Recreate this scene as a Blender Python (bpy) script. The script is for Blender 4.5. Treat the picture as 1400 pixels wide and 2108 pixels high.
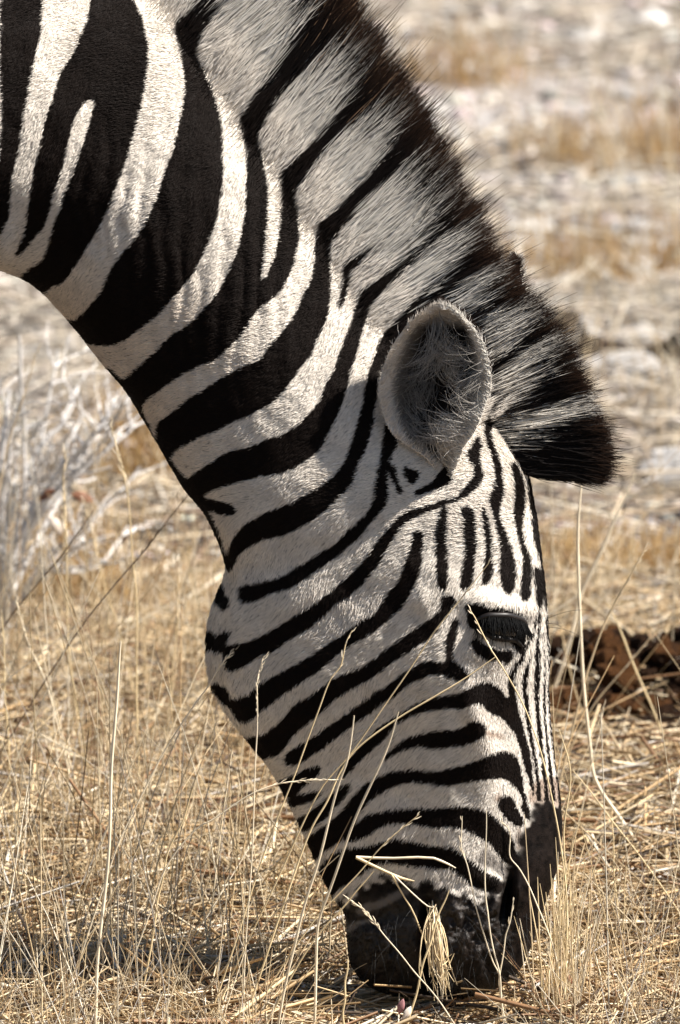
import bpy, bmesh, math
import numpy as np
from mathutils import Vector, Matrix

rng = np.random.default_rng(11)
sc = bpy.context.scene
for o in list(bpy.data.objects):
    bpy.data.objects.remove(o)
C = sc.collection

# ------------------------------------------------------------------ camera, light, exposure
PITCH = math.radians(9.5)
DIST = 9.0
FRAME_H = 0.99                      # metres covered by the frame's height at the zebra
S = FRAME_H / 2108.0                # metres per photograph pixel in the zebra's plane
FWD = np.array([0.0, math.cos(PITCH), -math.sin(PITCH)])
UPV = np.array([0.0, math.sin(PITCH), math.cos(PITCH)])
AIM = np.array([0.0, 0.0, 0.4767])
EYE = AIM - DIST * FWD
cam_data = bpy.data.cameras.new("camera")
cam = bpy.data.objects.new("camera", cam_data)
C.objects.link(cam)
cam.location = EYE
cam.rotation_euler = (math.pi / 2 - PITCH, 0, 0)
cam_data.sensor_fit = 'VERTICAL'
cam_data.sensor_height = 36.0
cam_data.sensor_width = 24.0
cam_data.lens = 36.0 * DIST / FRAME_H
cam_data.clip_start = 0.1
cam_data.clip_end = 2000.0
cam_data.dof.use_dof = True
cam_data.dof.focus_distance = DIST - 0.07
cam_data.dof.aperture_fstop = 11.0
sc.camera = cam

SUN = np.array([0.66, -0.125, 0.71]); SUN = SUN / np.linalg.norm(SUN)   # towards the sun
sun_el = math.asin(SUN[2])
w = bpy.data.worlds.new("World"); sc.world = w; w.use_nodes = True
nt = w.node_tree
sky = nt.nodes.new('ShaderNodeTexSky'); sky.sky_type = 'NISHITA'; sky.sun_disc = False
sky.sun_elevation = sun_el
sky.sun_rotation = math.atan2(SUN[0], SUN[1])
sky.dust_density = 0.7
bg = nt.nodes['Background']; bg.inputs['Strength'].default_value = 0.05
nt.links.new(sky.outputs[0], bg.inputs['Color'])
sd = bpy.data.lights.new("sun", 'SUN'); sd.energy = 5.0; sd.angle = math.radians(0.53); sd.color = (1.0, 0.94, 0.86)
so = bpy.data.objects.new("sun", sd); C.objects.link(so)
so.location = (4, -3, 7)
so.rotation_euler = Vector(SUN).to_track_quat('Z', 'Y').to_euler()
sc.view_settings.view_transform = 'Standard'
sc.view_settings.look = 'None'
sc.view_settings.exposure = 1.08
sc.view_settings.gamma = 1.0
sc.view_settings.use_curve_mapping = False
sc.render.engine = 'CYCLES'
sc.cycles.max_bounces = 6
sc.cycles.diffuse_bounces = 3
sc.cycles.glossy_bounces = 2
sc.cycles.use_denoising = True
sc.cycles.denoiser = 'OPENIMAGEDENOISE'
sc.cycles.denoising_input_passes = 'RGB_ALBEDO_NORMAL'
sc.cycles.denoising_prefilter = 'ACCURATE'

# ------------------------------------------------------------------ helpers
def at(px, py, Y=0.0):
    """point of the place, at depth Y, that the photograph shows at (px, py)"""
    px = np.asarray(px, float); py = np.asarray(py, float); Y = np.asarray(Y, float)
    a = (px - 700.0) * S; b = (1054.0 - py) * S
    dx = a; dy = FWD[1] * DIST + UPV[1] * b; dz = FWD[2] * DIST + UPV[2] * b
    k = (Y - EYE[1]) / dy
    return np.stack(np.broadcast_arrays(EYE[0] + dx * k, Y + 0 * dx, EYE[2] + dz * k), -1)

def ground_y(py):
    """depth at which the level ground appears at row py"""
    b = (1054.0 - py) * S
    dy = FWD[1] * DIST + UPV[1] * b; dz = FWD[2] * DIST + UPV[2] * b
    return EYE[1] + dy * (-EYE[2] / dz)

def pix(P):
    d = P - EYE
    z = d @ FWD
    return 700 + d[..., 0] / z * DIST / S, 1054 - (d @ UPV) / z * DIST / S

def _hash(ix, iy, iz, seed):
    h = (ix.astype(np.int64) * 374761393 + iy.astype(np.int64) * 668265263 + iz.astype(np.int64) * 2147483647 + seed * 1274126177) & 0xffffffff
    h = ((h ^ (h >> 13)) * 1274126177) & 0xffffffff
    return ((h ^ (h >> 16)) & 0xffff) / 65535.0

def noise(P, f=1.0, seed=0):
    P = np.asarray(P, float) * f
    if P.shape[-1] == 2:
        P = np.concatenate([P, np.zeros(P.shape[:-1] + (1,))], -1)
    i = np.floor(P); r = P - i; r = r * r * (3 - 2 * r); i = i.astype(np.int64)
    o = 0
    for a in (0, 1):
        for b in (0, 1):
            for c in (0, 1):
                wgt = (r[..., 0] if a else 1 - r[..., 0]) * (r[..., 1] if b else 1 - r[..., 1]) * (r[..., 2] if c else 1 - r[..., 2])
                o = o + wgt * _hash(i[..., 0] + a, i[..., 1] + b, i[..., 2] + c, seed)
    return o * 2 - 1

def fbm(P, f, n=3, seed=0):
    return sum(noise(P, f * 2 ** k, seed + k) * 0.5 ** k for k in range(n))

def sstep(a, b, x):
    t = np.clip((x - a) / (b - a), 0, 1)
    return t * t * (3 - 2 * t)

def catmull(pts, n):
    """n samples of a smooth curve through the rows of pts"""
    pts = np.asarray(pts, float)
    u = np.linspace(0, len(pts) - 1, n)
    return catmull_at(pts, u)

def catmull_at(pts, u):
    pts = np.asarray(pts, float)
    k = np.clip(np.floor(u).astype(int), 0, len(pts) - 2); t = (u - k)[:, None]
    p1 = pts[k]; p2 = pts[k + 1]
    p0 = np.where((k > 0)[:, None], pts[np.maximum(k - 1, 0)], 2 * p1 - p2)
    p3 = np.where((k + 2 < len(pts))[:, None], pts[np.minimum(k + 2, len(pts) - 1)], 2 * p2 - p1)
    return 0.5 * (2 * p1 + (p2 - p0) * t + (2 * p0 - 5 * p1 + 4 * p2 - p3) * t ** 2 + (3 * p1 - p0 - 3 * p2 + p3) * t ** 3)

def mesh_np(name, verts, faces, cols=None, smooth=True):
    """faces: int array (M, 3) or (M, 4)"""
    me = bpy.data.meshes.new(name)
    verts = np.ascontiguousarray(verts, np.float32).reshape(-1, 3); faces = np.ascontiguousarray(faces, np.int32)
    k = faces.shape[1]
    me.vertices.add(len(verts)); me.vertices.foreach_set('co', verts.ravel())
    me.loops.add(faces.size); me.loops.foreach_set('vertex_index', faces.ravel())
    me.polygons.add(len(faces))
    me.polygons.foreach_set('loop_start', np.arange(0, faces.size, k, dtype=np.int32))
    if smooth:
        me.polygons.foreach_set('use_smooth', np.ones(len(faces), bool))
    me.update(calc_edges=True)
    me.validate()
    if cols is not None:
        at_ = me.attributes.new('col', 'FLOAT_COLOR', 'POINT')
        c4 = np.ones((len(verts), 4), np.float32); c4[:, :3] = cols
        at_.data.foreach_set('color', c4.ravel())
    return me

def link(name, me, mat=None, parent=None):
    o = bpy.data.objects.new(name, me); C.objects.link(o)
    if mat is not None:
        me.materials.append(mat) if len(me.materials) == 0 else None
    if parent is not None:
        o.parent = parent
        o.matrix_parent_inverse = parent.matrix_world.inverted() if parent.parent is None else Matrix()
    return o

def tag(o, label=None, category=None, group=None, kind=None):
    for k, v in (('label', label), ('category', category), ('group', group), ('kind', kind)):
        if v: o[k] = v
    return o

def empty(name, loc):
    o = bpy.data.objects.new(name, None); o.location = loc; o.empty_display_size = 0.05
    C.objects.link(o)
    o.matrix_world = Matrix.Translation(Vector(loc))
    return o

def tubes(paths, radii, sides=3, flat=1.0):
    """paths (N,K,3), radii (N,K) -> verts, quads of N thin tubes"""
    paths = np.asarray(paths, float); radii = np.asarray(radii, float)
    N, K, _ = paths.shape
    t = np.gradient(paths, axis=1); t /= np.linalg.norm(t, axis=-1, keepdims=True) + 1e-12
    ref = np.tile([0.0, 1.0, 0.0], (N, K, 1)); bad = np.abs(t[..., 1]) > 0.9
    ref[bad] = [1.0, 0, 0]
    a = np.cross(t, ref); a /= np.linalg.norm(a, axis=-1, keepdims=True) + 1e-12
    b = np.cross(t, a)
    ang = np.arange(sides) * 2 * math.pi / sides + 0.3
    ring = paths[:, :, None] + radii[:, :, None, None] * (np.cos(ang)[None, None, :, None] * a[:, :, None] + flat * np.sin(ang)[None, None, :, None] * b[:, :, None])
    idx = np.arange(N * K * sides).reshape(N, K, sides)
    i0 = idx[:, :-1]; i1 = idx[:, 1:]
    q = np.stack([i0, np.roll(i0, -1, 2), np.roll(i1, -1, 2), i1], -1).reshape(-1, 4)
    return ring.reshape(-1, 3), q

def hair(name, paths, radii, cols, mat, parent):
    """strands: paths (N,K,3), radii (N,K), cols (N,K,3)"""
    N, K, _ = paths.shape
    hc = bpy.data.hair_curves.new(name)
    hc.add_curves([K] * N)
    hc.attributes['position'].data.foreach_set('vector', np.ascontiguousarray(paths, np.float32).ravel())
    ra = hc.attributes.get('radius') or hc.attributes.new('radius', 'FLOAT', 'POINT')
    ra.data.foreach_set('value', np.ascontiguousarray(radii, np.float32).ravel())
    ca = hc.attributes.new('col', 'FLOAT_COLOR', 'POINT')
    c4 = np.ones((N, K, 4), np.float32); c4[..., :3] = cols
    ca.data.foreach_set('color', c4.ravel())
    hc.materials.append(mat)
    return link(name, hc, None, parent)

def material(name, rough=0.7, spec=0.3, base=None, attr=None, noise_scale=None, noise_amt=0.25, bump=None, sheen=0.0, coat=0.0):
    m = bpy.data.materials.new(name); m.use_nodes = True
    n = m.node_tree.nodes; l = m.node_tree.links
    p = n['Principled BSDF']
    p.inputs['Roughness'].default_value = rough
    p.inputs['Specular IOR Level'].default_value = spec
    p.inputs['Sheen Weight'].default_value = sheen
    p.inputs['Coat Weight'].default_value = coat
    col = None
    if attr:
        a = n.new('ShaderNodeAttribute'); a.attribute_name = attr; col = a.outputs['Color']
    elif base is not None:
        rgb = n.new('ShaderNodeRGB'); rgb.outputs[0].default_value = (*base, 1); col = rgb.outputs[0]
    tc = n.new('ShaderNodeTexCoord')
    if noise_scale:
        tx = n.new('ShaderNodeTexNoise'); tx.inputs['Scale'].default_value = noise_scale; tx.inputs['Detail'].default_value = 5
        l.new(tc.outputs['Object'], tx.inputs['Vector'])
        mr = n.new('ShaderNodeMapRange'); mr.inputs['From Min'].default_value = 0.3; mr.inputs['From Max'].default_value = 0.7
        mr.inputs['To Min'].default_value = 1 - noise_amt; mr.inputs['To Max'].default_value = 1 + noise_amt
        l.new(tx.outputs['Fac'], mr.inputs['Value'])
        mx = n.new('ShaderNodeMix'); mx.data_type = 'RGBA'; mx.blend_type = 'MULTIPLY'; mx.inputs['Factor'].default_value = 1
        l.new(col, mx.inputs['A']); l.new(mr.outputs[0], mx.inputs['B']); col = mx.outputs['Result']
    if bump:
        tb = n.new('ShaderNodeTexNoise'); tb.inputs['Scale'].default_value = bump[0]; tb.inputs['Detail'].default_value = 6
        l.new(tc.outputs['Object'], tb.inputs['Vector'])
        bp = n.new('ShaderNodeBump'); bp.inputs['Strength'].default_value = bump[1]; bp.inputs['Distance'].default_value = bump[2]
        l.new(tb.outputs['Fac'], bp.inputs['Height']); l.new(bp.outputs[0], p.inputs['Normal'])
    l.new(col, p.inputs['Base Color'])
    return m
# ------------------------------------------------------------------ ground
def ground_h(x, y):
    p = np.stack([np.asarray(x, float), np.asarray(y, float)], -1)
    return 0.018 * noise(p, 1.3, 5) + 0.009 * noise(p, 5.0, 6) - 0.012 + 0.05 * noise(p, 0.23, 7) * sstep(2.5, 9, np.asarray(y, float))

def axis(lo, hi, step, far, growth=1.25):
    c = list(np.arange(lo, hi + step / 2, step)); d = step
    while c[-1] < far: d *= growth; c.append(c[-1] + d)
    d = step
    while c[0] > -far: d *= growth; c.insert(0, c[0] - d)
    return np.array(c)

def build_ground():
    xs = axis(-1.8, 1.8, 0.018, 600); ys = axis(-0.8, 9.0, 0.022, 600)
    X, Y = np.meshgrid(xs, ys, indexing='ij')
    Z = ground_h(X, Y)
    P2 = np.stack([X, Y], -1)
    fine = (np.abs(X) < 2) & (Y > -1) & (Y < 9.5)
    Z = Z + np.where(fine, 0.006 * noise(P2, 22, 8) + 0.004 * noise(P2, 50, 9), 0)
    idx = np.arange(X.size).reshape(X.shape)
    q = np.stack([idx[:-1, :-1], idx[1:, :-1], idx[1:, 1:], idx[:-1, 1:]], -1).reshape(-1, 4)
    me = mesh_np('ground', np.stack([X, Y, Z], -1).reshape(-1, 3), q)
    m = bpy.data.materials.new('pale_gravelly_soil'); m.use_nodes = True
    n = m.node_tree.nodes; l = m.node_tree.links; p = n['Principled BSDF']
    p.inputs['Roughness'].default_value = 0.95; p.inputs['Specular IOR Level'].default_value = 0.1
    tc = n.new('ShaderNodeTexCoord')
    def nz(scale, det=6, rough=0.6):
        t = n.new('ShaderNodeTexNoise'); t.inputs['Scale'].default_value = scale; t.inputs['Detail'].default_value = det; t.inputs['Roughness'].default_value = rough
        l.new(tc.outputs['Object'], t.inputs['Vector']); return t
    r1 = n.new('ShaderNodeValToRGB'); l.new(nz(2.2).outputs['Fac'], r1.inputs[0])
    e = r1.color_ramp.elements
    e[0].position = 0.33; e[0].color = (0.22, 0.175, 0.13, 1)
    e[1].position = 0.66; e[1].color = (0.52, 0.505, 0.49, 1)
    k = r1.color_ramp.elements.new(0.5); k.color = (0.37, 0.335, 0.30, 1)
    r2 = n.new('ShaderNodeValToRGB'); l.new(nz(38).outputs['Fac'], r2.inputs[0])
    e = r2.color_ramp.elements
    e[0].position = 0.34; e[0].color = (0.30, 0.26, 0.23, 1); e[1].position = 0.66; e[1].color = (1.22, 1.2, 1.2, 1)
    mx = n.new('ShaderNodeMix'); mx.data_type = 'RGBA'; mx.blend_type = 'MULTIPLY'; mx.inputs['Factor'].default_value = 1.0
    l.new(r1.outputs[0], mx.inputs['A']); l.new(r2.outputs[0], mx.inputs['B'])
    # brown humus where the grass stands thick, bare pale gravel further out
    sx = n.new('ShaderNodeSeparateXYZ'); l.new(tc.outputs['Object'], sx.inputs[0])
    ad = n.new('ShaderNodeMath'); ad.operation = 'MULTIPLY_ADD'; ad.inputs[1].default_value = 3.0
    l.new(nz(1.4).outputs['Fac'], ad.inputs[0]); l.new(sx.outputs['Y'], ad.inputs[2])
    mr = n.new('ShaderNodeMapRange'); mr.interpolation_type = 'SMOOTHSTEP'; mr.inputs['From Min'].default_value = 2.2; mr.inputs['From Max'].default_value = 4.6
    l.new(ad.outputs[0], mr.inputs['Value'])
    m2 = n.new('ShaderNodeMix'); m2.data_type = 'RGBA'; m2.blend_type = 'MULTIPLY'; m2.inputs['Factor'].default_value = 1
    cr = n.new('ShaderNodeMix'); cr.data_type = 'RGBA'; cr.inputs['A'].default_value = (0.36, 0.30, 0.24, 1); cr.inputs['B'].default_value = (1, 1, 1, 1)
    l.new(mr.outputs[0], cr.inputs['Factor']); l.new(mx.outputs['Result'], m2.inputs['A']); l.new(cr.outputs['Result'], m2.inputs['B'])
    l.new(m2.outputs['Result'], p.inputs['Base Color'])
    bp = n.new('ShaderNodeBump'); bp.inputs['Strength'].default_value = 0.7; bp.inputs['Distance'].default_value = 0.01
    l.new(nz(70).outputs['Fac'], bp.inputs['Height']); l.new(bp.outputs[0], p.inputs['Normal'])
    o = link('ground', me, m); tag(o, kind='structure')
    return o
build_ground()
# ------------------------------------------------------------------ the zebra's coat pattern (traced in photograph pixels, held in the zebra's own side plane)
def P_(s):
    v = [float(t) for t in s.replace(',', ' ').split()]
    return np.array(v).reshape(-1, 2)

BLACK = [P_(s) for s in (
 # neck
 "12,-60 3,40 2,150 6,230 2,310 -4,350 -20,480 0,482 8,463 20,440 22,400 27,350 38,310 42,280 52,220 62,160 75,100 84,60 87,0 90,-60",
 "200,-60 188,0 183,40 170,70 155,110 130,145 118,180 107,215 95,245 88,280 83,310 75,335 71,360 60,430 55,470 45,500 31,533 40,545 48,565 50,590 75,605 90,605 105,590 118,587 135,575 148,555 160,540 180,505 200,475 215,445 225,425 240,380 248,360 265,310 278,260 292,210 300,160 304,110 300,75 292,40 275,0 265,-60",
 "450,-60 408,0 380,30 360,55 372,100 380,140 383,186 374,243 357,314 343,350 326,407 300,464 274,501 251,527 229,561 211,601 197,619 177,641 157,661 135,664 150,705 183,708 223,710 251,703 286,678 323,650 349,621 367,599 396,564 416,527 430,493 444,456 453,407 459,350 457,329 458,286 451,237 440,200 426,166 417,143 407,123 404,100 410,80 426,54 443,23 454,0 490,-60",
 "640,20 614,57 589,91 566,126 537,171 509,214 494,243 500,280 509,309 510,343 509,393 507,436 501,473 493,510 481,539 470,567 456,593 439,619 427,633 407,653 387,673 350,696 323,726 294,751 271,771 254,783 230,775 255,830 285,850 294,834 306,820 337,797 371,774 406,754 437,743 470,716 496,690 510,667 527,641 550,621 576,601 590,573 604,544 610,516 614,487 613,450 607,413 603,401 616,381 636,350 657,320 686,286 714,257 743,237 800,180 729,186 700,209 686,234 657,266 629,306 609,326 583,349 579,362 581,401 580,436 579,473 573,504 564,536 556,561 547,576 536,573 539,556 544,527 547,487 551,436 550,387 544,350 534,306 529,286 537,263 557,223 574,194 600,169 629,137 666,103 720,60",
 "790,315 770,345 740,378 710,405 687,430 664,456 653,464 651,493 649,527 647,556 639,584 624,616 613,641 599,664 579,690 559,710 537,743 509,754 463,777 429,800 386,826 360,849 329,871 325,890 332,915 345,945 354,943 360,929 386,914 417,897 451,883 474,869 509,857 537,840 557,831 580,809 600,783 620,754 640,729 651,700 661,679 673,653 679,616 680,579 679,550 677,521 679,510 684,493 701,470 730,427 751,404 780,379 809,350",
 "706,550 723,536 746,519 754,513 751,527 734,550 720,561 716,587 711,613 703,630 699,633 704,601 706,573",
 "906,464 886,479 860,504 837,521 814,544 791,561 774,579 751,596 743,604 734,630 726,664 714,693 700,731 689,763 674,791 663,820 649,840 631,860 611,880 580,897 551,906 514,923 474,931 437,954 411,971 394,983 380,1003 395,1028 414,1029 423,1017 446,1006 474,997 500,990 534,980 574,974 609,960 637,943 660,923 671,900 686,874 697,849 706,823 717,786 726,751 737,714 757,639 769,621 786,601 809,579 826,556 849,533 871,510 900,490 923,479",
 "405,1026 446,1033 474,1040 488,1052 478,1060 455,1058 430,1047",
 "950,520 925,545 900,570 880,595 850,620 809,667 786,699 774,729 763,763 754,800 749,831 740,866 729,900 717,937 700,969 671,997 637,1017 600,1037 557,1054 523,1071 509,1079 489,1101 477,1124 469,1147 460,1172 475,1172 486,1156 494,1139 514,1124 543,1110 583,1101 614,1087 643,1070 671,1049 700,1020 723,997 737,957 751,929 760,900 769,871 771,843 777,814 781,771 800,734 830,690 890,610 905,606 925,580 955,555",
 "797,871 791,906 786,943 780,974 774,1003 771,1031 757,1057 734,1080 714,1096 694,1119 657,1141 623,1164 589,1184 549,1199 500,1207 494,1216 499,1239 529,1236 560,1221 594,1210 629,1190 657,1170 686,1150 714,1127 743,1099 766,1073 786,1050 797,1029 799,1000 797,966 810,930 817,917 817,886 808,872",
 "803,955 810,960 818,985 828,1012 824,1018 815,1000 806,978",
 "833,960 853,970 865,973 858,988 848,996 840,985",
 "938,945 933,975 930,992 910,1002 885,1010 853,1020 865,1008 890,994 903,978 915,963 930,948",
 "978,885 983,900 978,912 963,938 975,955 978,970 973,990 953,1010 938,1028 910,1032 885,1042 853,1050 828,1062 810,1080 790,1102 777,1119 749,1159 714,1193 686,1216 657,1239 623,1261 586,1284 560,1299 529,1316 500,1327 469,1333 464,1353 470,1379 500,1373 531,1353 566,1339 600,1313 637,1293 663,1270 686,1247 714,1230 743,1204 771,1173 790,1142 803,1120 823,1090 840,1072 865,1060 885,1052 903,1045 922,1037 945,1030 965,1018 985,1000 995,982 990,960 988,938 991,915 985,898",
 "912,1050 920,1045 921,1075 918,1100 921,1138 921,1195 915,1215 907,1210 900,1175 900,1125 898,1105 903,1075",
 "953,1050 965,1045 975,1055 979,1080 980,1125 975,1170 970,1200 955,1215 949,1205 955,1162 960,1125 957,1088",
 "995,1048 1000,1050 1008,1088 1012,1112 1012,1150 1015,1175 1005,1198 993,1200 1000,1162 1003,1125 998,1088",
 "1001,900 1012,932 1020,965 1022,995 1013,1018 1010,1035 1022,1075 1032,1125 1030,1170 1035,1200 1040,1218 1052,1220 1060,1195 1060,1162 1052,1125 1040,1095 1030,1070 1028,1045 1036,1020 1035,995 1032,962 1022,932 1010,892 1025,862 1038,860 1060,830 1020,845 1000,870",
 "1055,957 1065,960 1078,995 1080,1040 1075,1075 1078,1112 1090,1145 1092,1200 1085,1235 1073,1230 1075,1188 1078,1150 1070,1112 1060,1062 1062,1020 1060,988",
 "1088,985 1110,985 1130,1062 1140,1112 1150,1175 1150,1255 1122,1255 1118,1210 1112,1160 1103,1120 1096,1085 1094,1050",
 "1099,1170 1104,1220 1106,1250 1110,1257 1114,1245 1114,1210 1107,1170",
 # cheek
 "855,1095 850,1112 845,1138 835,1162 824,1197 807,1216 790,1240 773,1264 743,1281 709,1307 674,1330 640,1353 606,1373 571,1390 537,1410 514,1431 486,1440 477,1451 487,1474 500,1486 514,1483 534,1466 557,1449 591,1423 631,1397 660,1378 686,1356 714,1332 743,1315 764,1304 786,1287 807,1268 829,1249 846,1219 859,1193 867,1167 870,1125 872,1105 868,1095",
 "914,1227 927,1225 938,1234 931,1249 921,1266 906,1285 889,1309 867,1324 846,1339 824,1351 803,1366 781,1384 754,1401 726,1416 700,1431 666,1460 637,1486 606,1511 586,1540 571,1554 551,1560 525,1575 500,1525 543,1514 563,1500 586,1480 606,1454 634,1437 663,1417 691,1397 732,1381 754,1371 775,1356 796,1339 820,1321 846,1304 871,1287 893,1270 906,1255 911,1238",
 "938,1273 943,1279 941,1300 936,1326 932,1349 940,1366 957,1381 967,1390 957,1401 942,1401 925,1392 904,1388 882,1390 865,1398 848,1403 837,1411 820,1426 803,1441 786,1447 757,1471 720,1497 691,1520 663,1540 637,1557 617,1571 597,1576 587,1566 591,1554 620,1534 649,1517 677,1497 706,1477 734,1457 763,1434 791,1417 807,1407 829,1390 846,1379 867,1369 889,1361 906,1364 919,1364 922,1351 919,1332 922,1311 929,1289",
 "699,1590 709,1574 729,1554 749,1531 777,1503 809,1480 837,1463 871,1446 909,1434 946,1429 966,1417 991,1406 1014,1409 1031,1423 1043,1440 1050,1429 1052,1400 1060,1400 1062,1434 1070,1465 1078,1494 1086,1526 1094,1560 1098,1600 1100,1640 1093,1625 1089,1606 1080,1577 1071,1543 1063,1517 1051,1497 1037,1480 1017,1469 1006,1466 994,1451 974,1449 951,1459 923,1457 894,1460 851,1471 809,1497 791,1521 757,1551 731,1577 706,1601",
 "786,1566 809,1543 837,1523 880,1509 917,1506 951,1500 969,1489 986,1486 997,1497 1000,1511 980,1523 957,1534 923,1537 894,1540 866,1537 837,1540 809,1554",
 "780,1600 809,1591 851,1587 894,1589 929,1583 966,1574 994,1563 1023,1551 1043,1549 1060,1557 1069,1571 1076,1597 1079,1620 1083,1637 1094,1686 1085,1685 1077,1674 1074,1663 1076,1646 1066,1626 1051,1611 1037,1603 1017,1601 986,1606 951,1611 923,1616 894,1614 866,1611 837,1611 809,1618 786,1631 763,1646 749,1663 734,1686 723,1717 706,1729 686,1740 669,1751 648,1768 630,1735 657,1711 677,1697 706,1671 723,1649 743,1626 763,1609",
 "606,1597 629,1586 654,1577 660,1583 649,1600 620,1623 609,1637 585,1640 570,1615 580,1609",
 "723,1614 700,1623 677,1643 654,1663 629,1680 612,1690 626,1710 637,1709 657,1694 677,1677 697,1654 714,1634",
 "603,1643 663,1629 649,1646 620,1656 600,1660",
 "780,1674 809,1670 851,1666 894,1667 929,1663 966,1663 994,1671 1014,1680 1029,1697 1046,1717 1057,1731 1063,1754 1075,1790 1037,1771 1023,1751 1003,1731 980,1717 957,1706 923,1701 894,1703 860,1697 823,1693 794,1697 769,1711 749,1723 715,1733 725,1714 743,1691 763,1677",
 "1029,1646 1043,1640 1057,1646 1063,1660 1071,1674 1080,1690 1070,1703 1049,1689 1034,1671 1027,1657",
 "655,1800 666,1780 686,1761 707,1750 737,1746 761,1744 793,1734 836,1731 868,1740 909,1746 931,1747 951,1760 966,1771 981,1782 1006,1801 1030,1814 1030,1840 1006,1835 974,1823 962,1811 943,1797 928,1787 896,1787 857,1783 814,1776 782,1776 761,1787 739,1800 718,1817 696,1830 680,1850 665,1830",
 # throat side of the far jaw
 "440,1215 465,1222 473,1240 468,1253 440,1250",
 "415,1313 445,1310 465,1302 474,1303 468,1320 464,1340 440,1343 415,1352",
 "435,1425 460,1413 470,1425 478,1450 460,1458",
 # eye
 "960,1246 975,1244 996,1248 1020,1254 1050,1256 1070,1264 1080,1274 1086,1280 1083,1300 1082,1320 1083,1336 1080,1356 1072,1370 1066,1368 1070,1350 1060,1336 1056,1324 1036,1318 1020,1318 1008,1308 986,1300 976,1292 966,1292 964,1276 961,1260",
 "970,1320 984,1316 996,1328 1012,1334 1024,1340 1052,1340 1054,1352 1044,1366 1036,1360 1016,1358 1000,1358 988,1348 974,1336",
)]
STROKES = [   # thin black lines: x, y, width
 [(1066,1360,8),(1060,1380,9),(1054,1396,10),(1053,1420,10),(1058,1440,12)],
 [(1092,1354,3),(1086,1370,7),(1081,1396,9),(1080,1420,10),(1083,1440,10),(1088,1486,9),(1095,1526,9),(1101,1560,8),(1107,1600,8),(1111,1650,12)],
 [(1112,1262,3),(1108,1300,6),(1106,1340,9),(1106,1380,11),(1105,1420,11),(1106,1450,10),(1109,1486,9),(1114,1526,9),(1118,1570,8),(1123,1610,8),(1128,1655,12)],
 [(1117,1300,2),(1120,1340,3),(1121,1380,4),(1121,1440,6),(1123,1490,6),(1128,1540,6),(1134,1590,7),(1140,1650,10)],
 [(1124,1262,5),(1129,1340,6),(1131,1400,6),(1131,1440,6),(1135,1490,6),(1141,1550,6),(1150,1610,8),(1158,1670,12)],
 [(1110,1258,4),(1104,1274,6),(1098,1300,5),(1092,1316,4),(1084,1335,4)],
 [(222,760,10),(258,803,12),(288,850,12),(315,905,11),(350,955,12),(385,1003,14),(425,1055,10),(452,1115,9),(466,1170,10)],
]
WHITE = [P_(s) for s in (
 "193,200 170,215 150,250 138,300 126,350 110,395 103,430 90,465 70,490 50,515 31,534 46,566 60,556 75,548 90,535 100,515 105,490 115,460 125,435 133,405 152,360 165,320 180,280 190,240 197,212",
)]
MUZZLE = P_("695,1862 707,1858 729,1839 750,1821 771,1809 804,1804 836,1813 868,1821 896,1823 928,1828 952,1840 969,1855 985,1862 1000,1845 1022,1835 1032,1812 1042,1778 1063,1756 1070,1735 1076,1702 1092,1684 1100,1652 1112,1648 1130,1648 1170,1660 1200,1700 1180,1900 1100,2080 700,2090 690,1900")
GREYS = [P_(s) for s in (   # paler muzzle streaks, a painted nostril highlight, a white band greyed by shade
 "735,1875 750,1862 780,1855 810,1838 840,1828 848,1834 835,1842 800,1862 770,1874 745,1884",
 "712,1915 722,1903 740,1896 762,1893 760,1900 738,1906 722,1920",
 "930,1852 942,1856 960,1870 970,1884 958,1880 942,1868",
 "1008,1836 1020,1838 1030,1856 1020,1852",
 "996,1748 1012,1756 1034,1780 1046,1800 1034,1806 1012,1790 984,1775",
)]
RUST = [P_(s) for s in ("1000,1502 1018,1508 1038,1514 1034,1522 1010,1518 998,1514", "1066,1703 1072,1710 1074,1735 1069,1752 1064,1740", "1018,1640 1032,1634 1030,1648 1020,1650", "1090,1622 1112,1605 1135,1600 1156,1615 1160,1660 1098,1660")]
MANE_WHITE = [P_(s) for s in (
 "440,-60 408,0 380,30 360,55 330,20 290,-60",
 "404,100 410,80 426,54 443,23 454,0 480,-60 610,-60 600,0 598,40 606,62 589,91 566,126 537,171 509,214 494,243 470,200 440,160 410,125",
 "529,286 537,263 557,223 574,194 600,169 629,137 650,128 685,122 708,140 705,172 700,209 686,234 657,266 629,306 609,326 583,349 579,360 550,330",
 "603,401 616,381 636,350 657,320 686,286 714,262 745,245 785,255 795,277 777,325 757,359 729,387 700,415 664,456 653,464 630,440",
 "679,510 684,493 701,470 726,433 751,404 780,379 815,355 845,375 872,420 876,455 860,504 837,521 814,544 791,561 774,579 751,596 743,604 715,570 700,540",
 "757,639 769,621 786,601 809,579 826,556 849,533 871,510 900,489 930,502 933,530 905,560 880,590 850,620 809,667 780,690",
 "915,625 930,600 950,575 972,560 990,575 985,610 975,640 950,650",
 "975,710 980,665 1005,638 1045,650 1068,665 1066,690 1040,715 1010,745 990,760",
 "985,850 995,805 1010,775 1050,740 1080,715 1115,700 1113,735 1080,765 1050,800 1020,830 995,860",
 "1000,868 1020,840 1050,805 1085,775 1110,765 1100,785 1060,820 1030,855 1005,885",
 "1012,895 1040,870 1080,850 1120,835 1165,820 1192,840 1178,855 1130,866 1090,882 1055,905 1040,925 1020,905",
)]
GX0, GY0, GW, GH = -60, -60, 1480, 2190

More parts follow.
